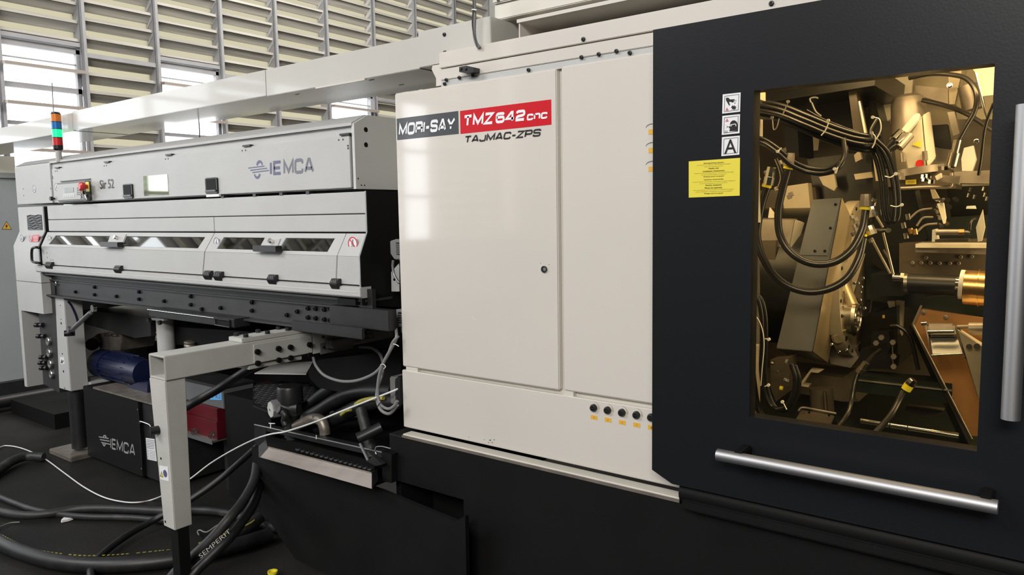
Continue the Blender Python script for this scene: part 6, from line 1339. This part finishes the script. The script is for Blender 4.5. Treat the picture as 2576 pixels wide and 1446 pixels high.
slab('rail_post', [(640, 1070), (668, 1076), (672, 1120), (648, 1126), (640, 1110)], 2.19, 0.05, 'black_steel', ct)
slab('rail_post', [(960, 1135), (985, 1143), (985, 1215), (962, 1210)], 2.06, 0.05, 'skirt_black', ct)
for pts in (((676, 1063), (692, 1064), (692, 1066), (682, 1066), (682, 1077), (680, 1077), (680, 1066), (676, 1065)),): decal('white_mark', pts, 2.135, 'white_plastic', ct)
decal('white_mark', [(795, 1094), (797, 1094), (797, 1104), (795, 1104)], 2.13, 'white_plastic', ct)
cw = PZ(672, 1440, 0.0)
cyl('castor_stem', (tx0 + 0.30, YT + 0.1, 0.0), (tx0 + 0.30, YT + 0.1, 0.12), 0.02, 'black_steel', ct, n=12)
# coolant pump
pu = thing('coolant_pump', PY(720, 1070, 2.2), 'black coolant pump motor with a grey octagonal cover standing at the tank', 'pump')
zc0, zc1 = fz(720, 1068, 2.2), fz(720, 970, 2.2); pxc = X2(722, 1020, 2.2)
cyl('pump_motor', (pxc, 2.22, fz(720, 1012, 2.2)), (pxc, 2.22, zc1), 0.063, 'black_plastic', pu, n=28, prof=[(0, 0.063), (0.82, 0.063), (0.95, 0.058), (1, 0.045)])
cyl('pump_body', (pxc, 2.22, zc0 + 0.02), (pxc, 2.22, fz(720, 1012, 2.2)), 0.055, 'dark_frame', pu, n=24, prof=[(0, .04), (.3, .05), (.35, .055), (1, .055)])
cyl('pump_riser', (pxc, 2.22, 0.51), (pxc, 2.22, zc0 + 0.03), 0.035, 'dark_frame', pu, n=20)
oc = PY(681, 1030, 2.13)
oa = Vector((-0.25, -1.0, 0)).normalized(); cyl('octagon_cover', oc - oa * 0.05, oc, 0.046, 'connector_grey', pu, n=8, prof=[(0, .046), (.85, .046), (1, .041)]); disc('cover_plate', oc, 0.040, 'feeder_side', pu, nrm=oa, t=0.002, n=8); disc('cover_screw', oc + oa * 0.002, 0.006, 'chrome', pu, nrm=oa, t=0.004, n=10)
cyl('cover_neck', oc + Vector((0.02, 0.05, 0)), oc + Vector((0.08, 0.10, 0)), 0.035, 'dark_frame', pu, n=16)
cyl('outlet', PY(700, 1030, 2.12), PY(716, 1036, 2.15), 0.018, 'dark_frame', pu, n=14)
tube('outlet_pipe', [PY(x, y, 2.13) for x, y in ((712, 1035), (718, 1045), (715, 1058), (720, 1070))], 0.016, 'black_steel', pu)
# pipe elbow, rods, funnel tubes
el = thing('pipe_elbow', PY(800, 1060, 2.2), 'thick grey metal pipe elbow right of the coolant pump', 'pipe')
tube('elbow', [PY(x, y, 2.22) for x, y in ((745, 1072), (765, 1062), (790, 1053), (808, 1058), (816, 1075), (818, 1092))], 0.026, 'dirty_steel', el, n=16)
tube('socket_ring', [PY(788, 1046, 2.2), PY(790, 1062, 2.2)], 0.006, 'stainless', el, n=6, smooth=False)
fn = thing('drain_pipe', PY(930, 1090, 2.1), 'short shiny black drain pipe with an open flared mouth at the tank end', 'pipe')
cyl('mouth_pipe', PY(900, 1103, 2.08), PY(960, 1074, 2.16), 0.024, 'black_plastic', fn, n=20, prof=[(0, .018), (0.0, .026), (.12, .024), (1, .024)])
fn2 = thing('drain_pipe', PY(910, 1040, 2.15), 'dark upright pipe leaning behind the flared drain pipe', 'pipe')
cyl('leaning_pipe', PY(908, 1028, 2.2), PY(940, 1150, 2.15), 0.026, 'black_steel', fn2, n=18, prof=[(0, .018), (0, .026), (1, .026)])
cyl('wiper_rod', PY(906, 1116, 2.06), PY(926, 1158, 2.04), 0.006, 'stainless', fn, n=8)
slab('wiper_blade', [(922, 1160), (938, 1146), (962, 1168), (945, 1172)], 2.03, 0.02, 'black_steel', fn)
hk = thing('wire_hook', PY(950, 1135, 2.05), 'small bent wire hook at the right end of the tank frame', 'hook')
tube('hook', [PY(x, y, 2.04) for x, y in ((983, 1128), (962, 1123), (947, 1124), (944, 1134), (947, 1142))], 0.003, 'stainless', hk, n=6)

# ================================================================== hoses, wire, litter on the floor
def fhose(lab, pts, r, m='dusty_rubber', cat='hose', nm='floor_hose', **kw):
    P = [PZ(x, y, z) for x, y, z in pts]; c = P[len(P) // 2]
    return tube(nm, P, r, m, None, n=12, label=lab, cat=cat, **kw)
fhose('dusty black hose crossing the floor left to right behind the grey leg', [(-60, 1268, .03), (0, 1286, .03), (60, 1296, .03), (120, 1292, .03), (190, 1281, .03), (260, 1279, .03), (340, 1282, .03), (420, 1285, .03), (500, 1283, .03), (570, 1290, .03), (640, 1310, .03), (700, 1330, .03)], 0.022)
fhose('thin dusty hose joining the crossing hose at the left edge', [(-60, 1225, .02), (0, 1250, .02), (40, 1266, .02), (80, 1280, .02), (140, 1292, .022), (220, 1300, .022), (330, 1302, .022), (430, 1312, .022)], 0.016)
h3_ = fhose('thick black hose with worn yellow dashes, nearest on the floor', [(-60, 1320, .04), (0, 1362, .04), (50, 1386, .04), (130, 1410, .04), (210, 1420, .04), (300, 1420, .04), (400, 1412, .04), (500, 1395, .04), (600, 1370, .04), (680, 1345, .04)], 0.036, 'rubber')
dashes = []
src = [PZ(x, y, .074) for x, y in ((0, 1342), (30, 1358), (60, 1372), (100, 1383), (150, 1391), (210, 1396), (270, 1395), (330, 1391), (400, 1384), (430, 1381))]
sp_ = catmull(src, 10)
for i in range(0, len(sp_) - 2, 2):
    if i % 7: a, b2 = sp_[i], sp_[i + 1]; n_ = Vector((0, 0.002, 0)); dashes.append(([a - n_, b2 - n_, b2 + n_, a + n_, a - n_ - Vector((0, 0, .003)), b2 - n_ - Vector((0, 0, .003)), b2 + n_ - Vector((0, 0, .003)), a + n_ - Vector((0, 0, .003))], BF))
joined('hose_print', dashes, 'yellow_worn', h3_)
fhose('smooth black hose bending round at the bottom left of the grey leg', [(240, 1500, .03), (228, 1440, .03), (240, 1412, .03), (280, 1375, .03), (330, 1340, .035), (380, 1312, .05), (420, 1290, .08), (470, 1262, .12), (540, 1215, .20), (600, 1165, .30), (650, 1120, .42)], 0.017, 'rubber')
def yhose(lab, pts, r, m='dusty_rubber'): return tube('floor_hose', [PY(*p) for p in pts], r, m, None, n=14, label=lab, cat='hose')
h5_ = yhose('thick dusty hose with worn lettering leaning right of the grey leg', [(648, 1150, 2.05), (640, 1205, 1.95), (615, 1255, 1.85), (580, 1300, 1.75), (535, 1352, 1.68), (490, 1395, 1.62), (450, 1430, 1.57), (400, 1490, 1.5)], 0.022)
h6_ = yhose('second dark hose beside the lettered hose, partly under it', [(655, 1200, 2.02), (640, 1262, 1.92), (610, 1310, 1.82), (575, 1355, 1.72), (530, 1400, 1.64), (490, 1440, 1.58), (450, 1500, 1.5)], 0.022, 'rubber')
text('lettering', 'SEMPERIT', PY(505, 1405, 1.57), PY(582, 1338, 1.66), PY(499, 1396, 1.57), 'tyre_print', h6_)
yhose('black strut-like hose running from under the beam down behind the leg', [(650, 915, 2.0), (600, 945, 1.95), (555, 975, 1.88), (510, 1000, 1.82), (470, 1022, 1.76), (430, 1050, 1.72), (425, 1120, 1.72)], 0.020, 'rubber')
fhose('dark thick hose end rising at the left edge of the floor', [(-50, 1215, .03), (0, 1180, .035), (30, 1160, .04), (65, 1148, .04), (110, 1150, .03)], 0.03)
fhose('black hose with a yellow stripe lying under the tank corner', [(480, 1400, .02), (520, 1380, .02), (570, 1355, .03), (620, 1330, .05), (655, 1300, .08)], 0.03, 'rubber')
ys = tube('yellow_stripe', [PZ(x, y, z) for x, y, z in ((500, 1366, .055), (530, 1357, .055), (575, 1340, .065), (625, 1318, .085), (640, 1308, .09))], 0.004, 'yellow_worn', None, label='worn yellow marking tape lying on the black hose by the tank corner', cat='tape')
fo = thing('floor_plate', PZ(620, 1350, 0), 'black triangular foot plate at the lower corner of the coolant tank', 'plate')
prism('foot_sheet', [PZ(x, y, 0.02) for x, y in ((560, 1352), (660, 1315), (655, 1300), (640, 1330), (545, 1375))], (0, 0, 0.012), 'black_steel', fo)
for lab, pts in (('big black hose arching behind the coolant pump', [(760, 1050, 2.5), (790, 1010, 2.5), (840, 975, 2.5), (900, 965, 2.5), (990, 975, 2.5)]), ('second black hose below the arching hose', [(750, 1062, 2.4), (800, 1035, 2.4), (850, 1005, 2.4), (910, 985, 2.4), (990, 985, 2.4)]), ('third black hose with yellow print near the lathe corner', [(800, 1075, 2.3), (850, 1050, 2.3), (900, 1025, 2.3), (950, 1010, 2.3), (1000, 1010, 2.3)])):
    hh_ = yhose(lab, pts, 0.035, 'rubber')
tube('hose_print', [PY(x, y, 2.26) for x, y in ((895, 1017), (910, 1008), (935, 1003), (965, 1001))], 0.010, 'yellow_worn', hh_)
tube('hose_print', [PY(x, y, 2.24) for x, y in ((858, 1043), (870, 1034), (882, 1030))], 0.008, 'yellow_worn', hh_)
# white wire: rises from the floor, passes the leg and runs up to the lathe
ww = [PZ(x, y, .01) for x, y in ((-40, 1150), (0, 1125), (22, 1121), (60, 1129), (110, 1152), (160, 1188), (210, 1224), (260, 1250), (310, 1262), (350, 1263), (385, 1256))] + [PY(x, y, Y) for x, y, Y in ((430, 1236, 1.98), (480, 1203, 2.0), (530, 1165, 2.02), (585, 1132, 2.03), (640, 1105, 2.05), (680, 1092, 2.06), (720, 1085, 2.07), (790, 1062, 2.08), (850, 1038, 2.08), (920, 1010, 2.08), (985, 985, 2.08), (1000, 978, 2.10))]
tube('white_wire', ww, 0.0042, 'white_wire', None, n=8, k=6, label='long thin white wire looping over the floor and rising to the lathe', cat='wire')
lt_ = [PZ(x, y, .004) for x, y in ((153, 1312), (160, 1306), (172, 1304), (183, 1301), (184, 1307), (172, 1311), (162, 1313), (155, 1315))]
prism('crumpled_wrapper', lt_, (0.0, 0.004, 0.012), 'white_label', None, label='small crumpled silver wrapper on the floor', cat='litter')
yc_ = PZ(686, 1444, 0.03)
yc = thing('yellow_plug', PZ(686, 1450, 0), 'bright yellow plastic cap on the floor at the bottom edge', 'cap')
cyl('cap_body', (yc_.x, yc_.y, 0.0), (yc_.x, yc_.y, 0.045), 0.020, 'yellow_ring', yc, n=24, prof=[(0, .012), (.7, .017), (.8, .022), (1, .022), (1, .016), (.8, .014)])
fhose('thin black cable curling on the floor at the far left', [(-40, 1345, .01), (0, 1325, .01), (25, 1315, .01), (50, 1313, .01)], 0.003, 'cable_grey', 'cable', 'thin_cable')
fhose('loose wire end with a ring beside the lettered hose', [(500, 1345, .02), (497, 1337, .02), (503, 1333, .03), (520, 1338, .03), (545, 1322, .05), (560, 1315, .06)], 0.0035, 'cable_grey', 'wire', 'loose_wire')
# low plinth plate at far left under the feeder end
box('pallet_board', -7.1, X2(150, 985, 2.4), 2.35, 3.0, 0.0, 0.12, 'deep_black', None, label='low black pallet board under the left end of the bar feeder', cat='pallet')
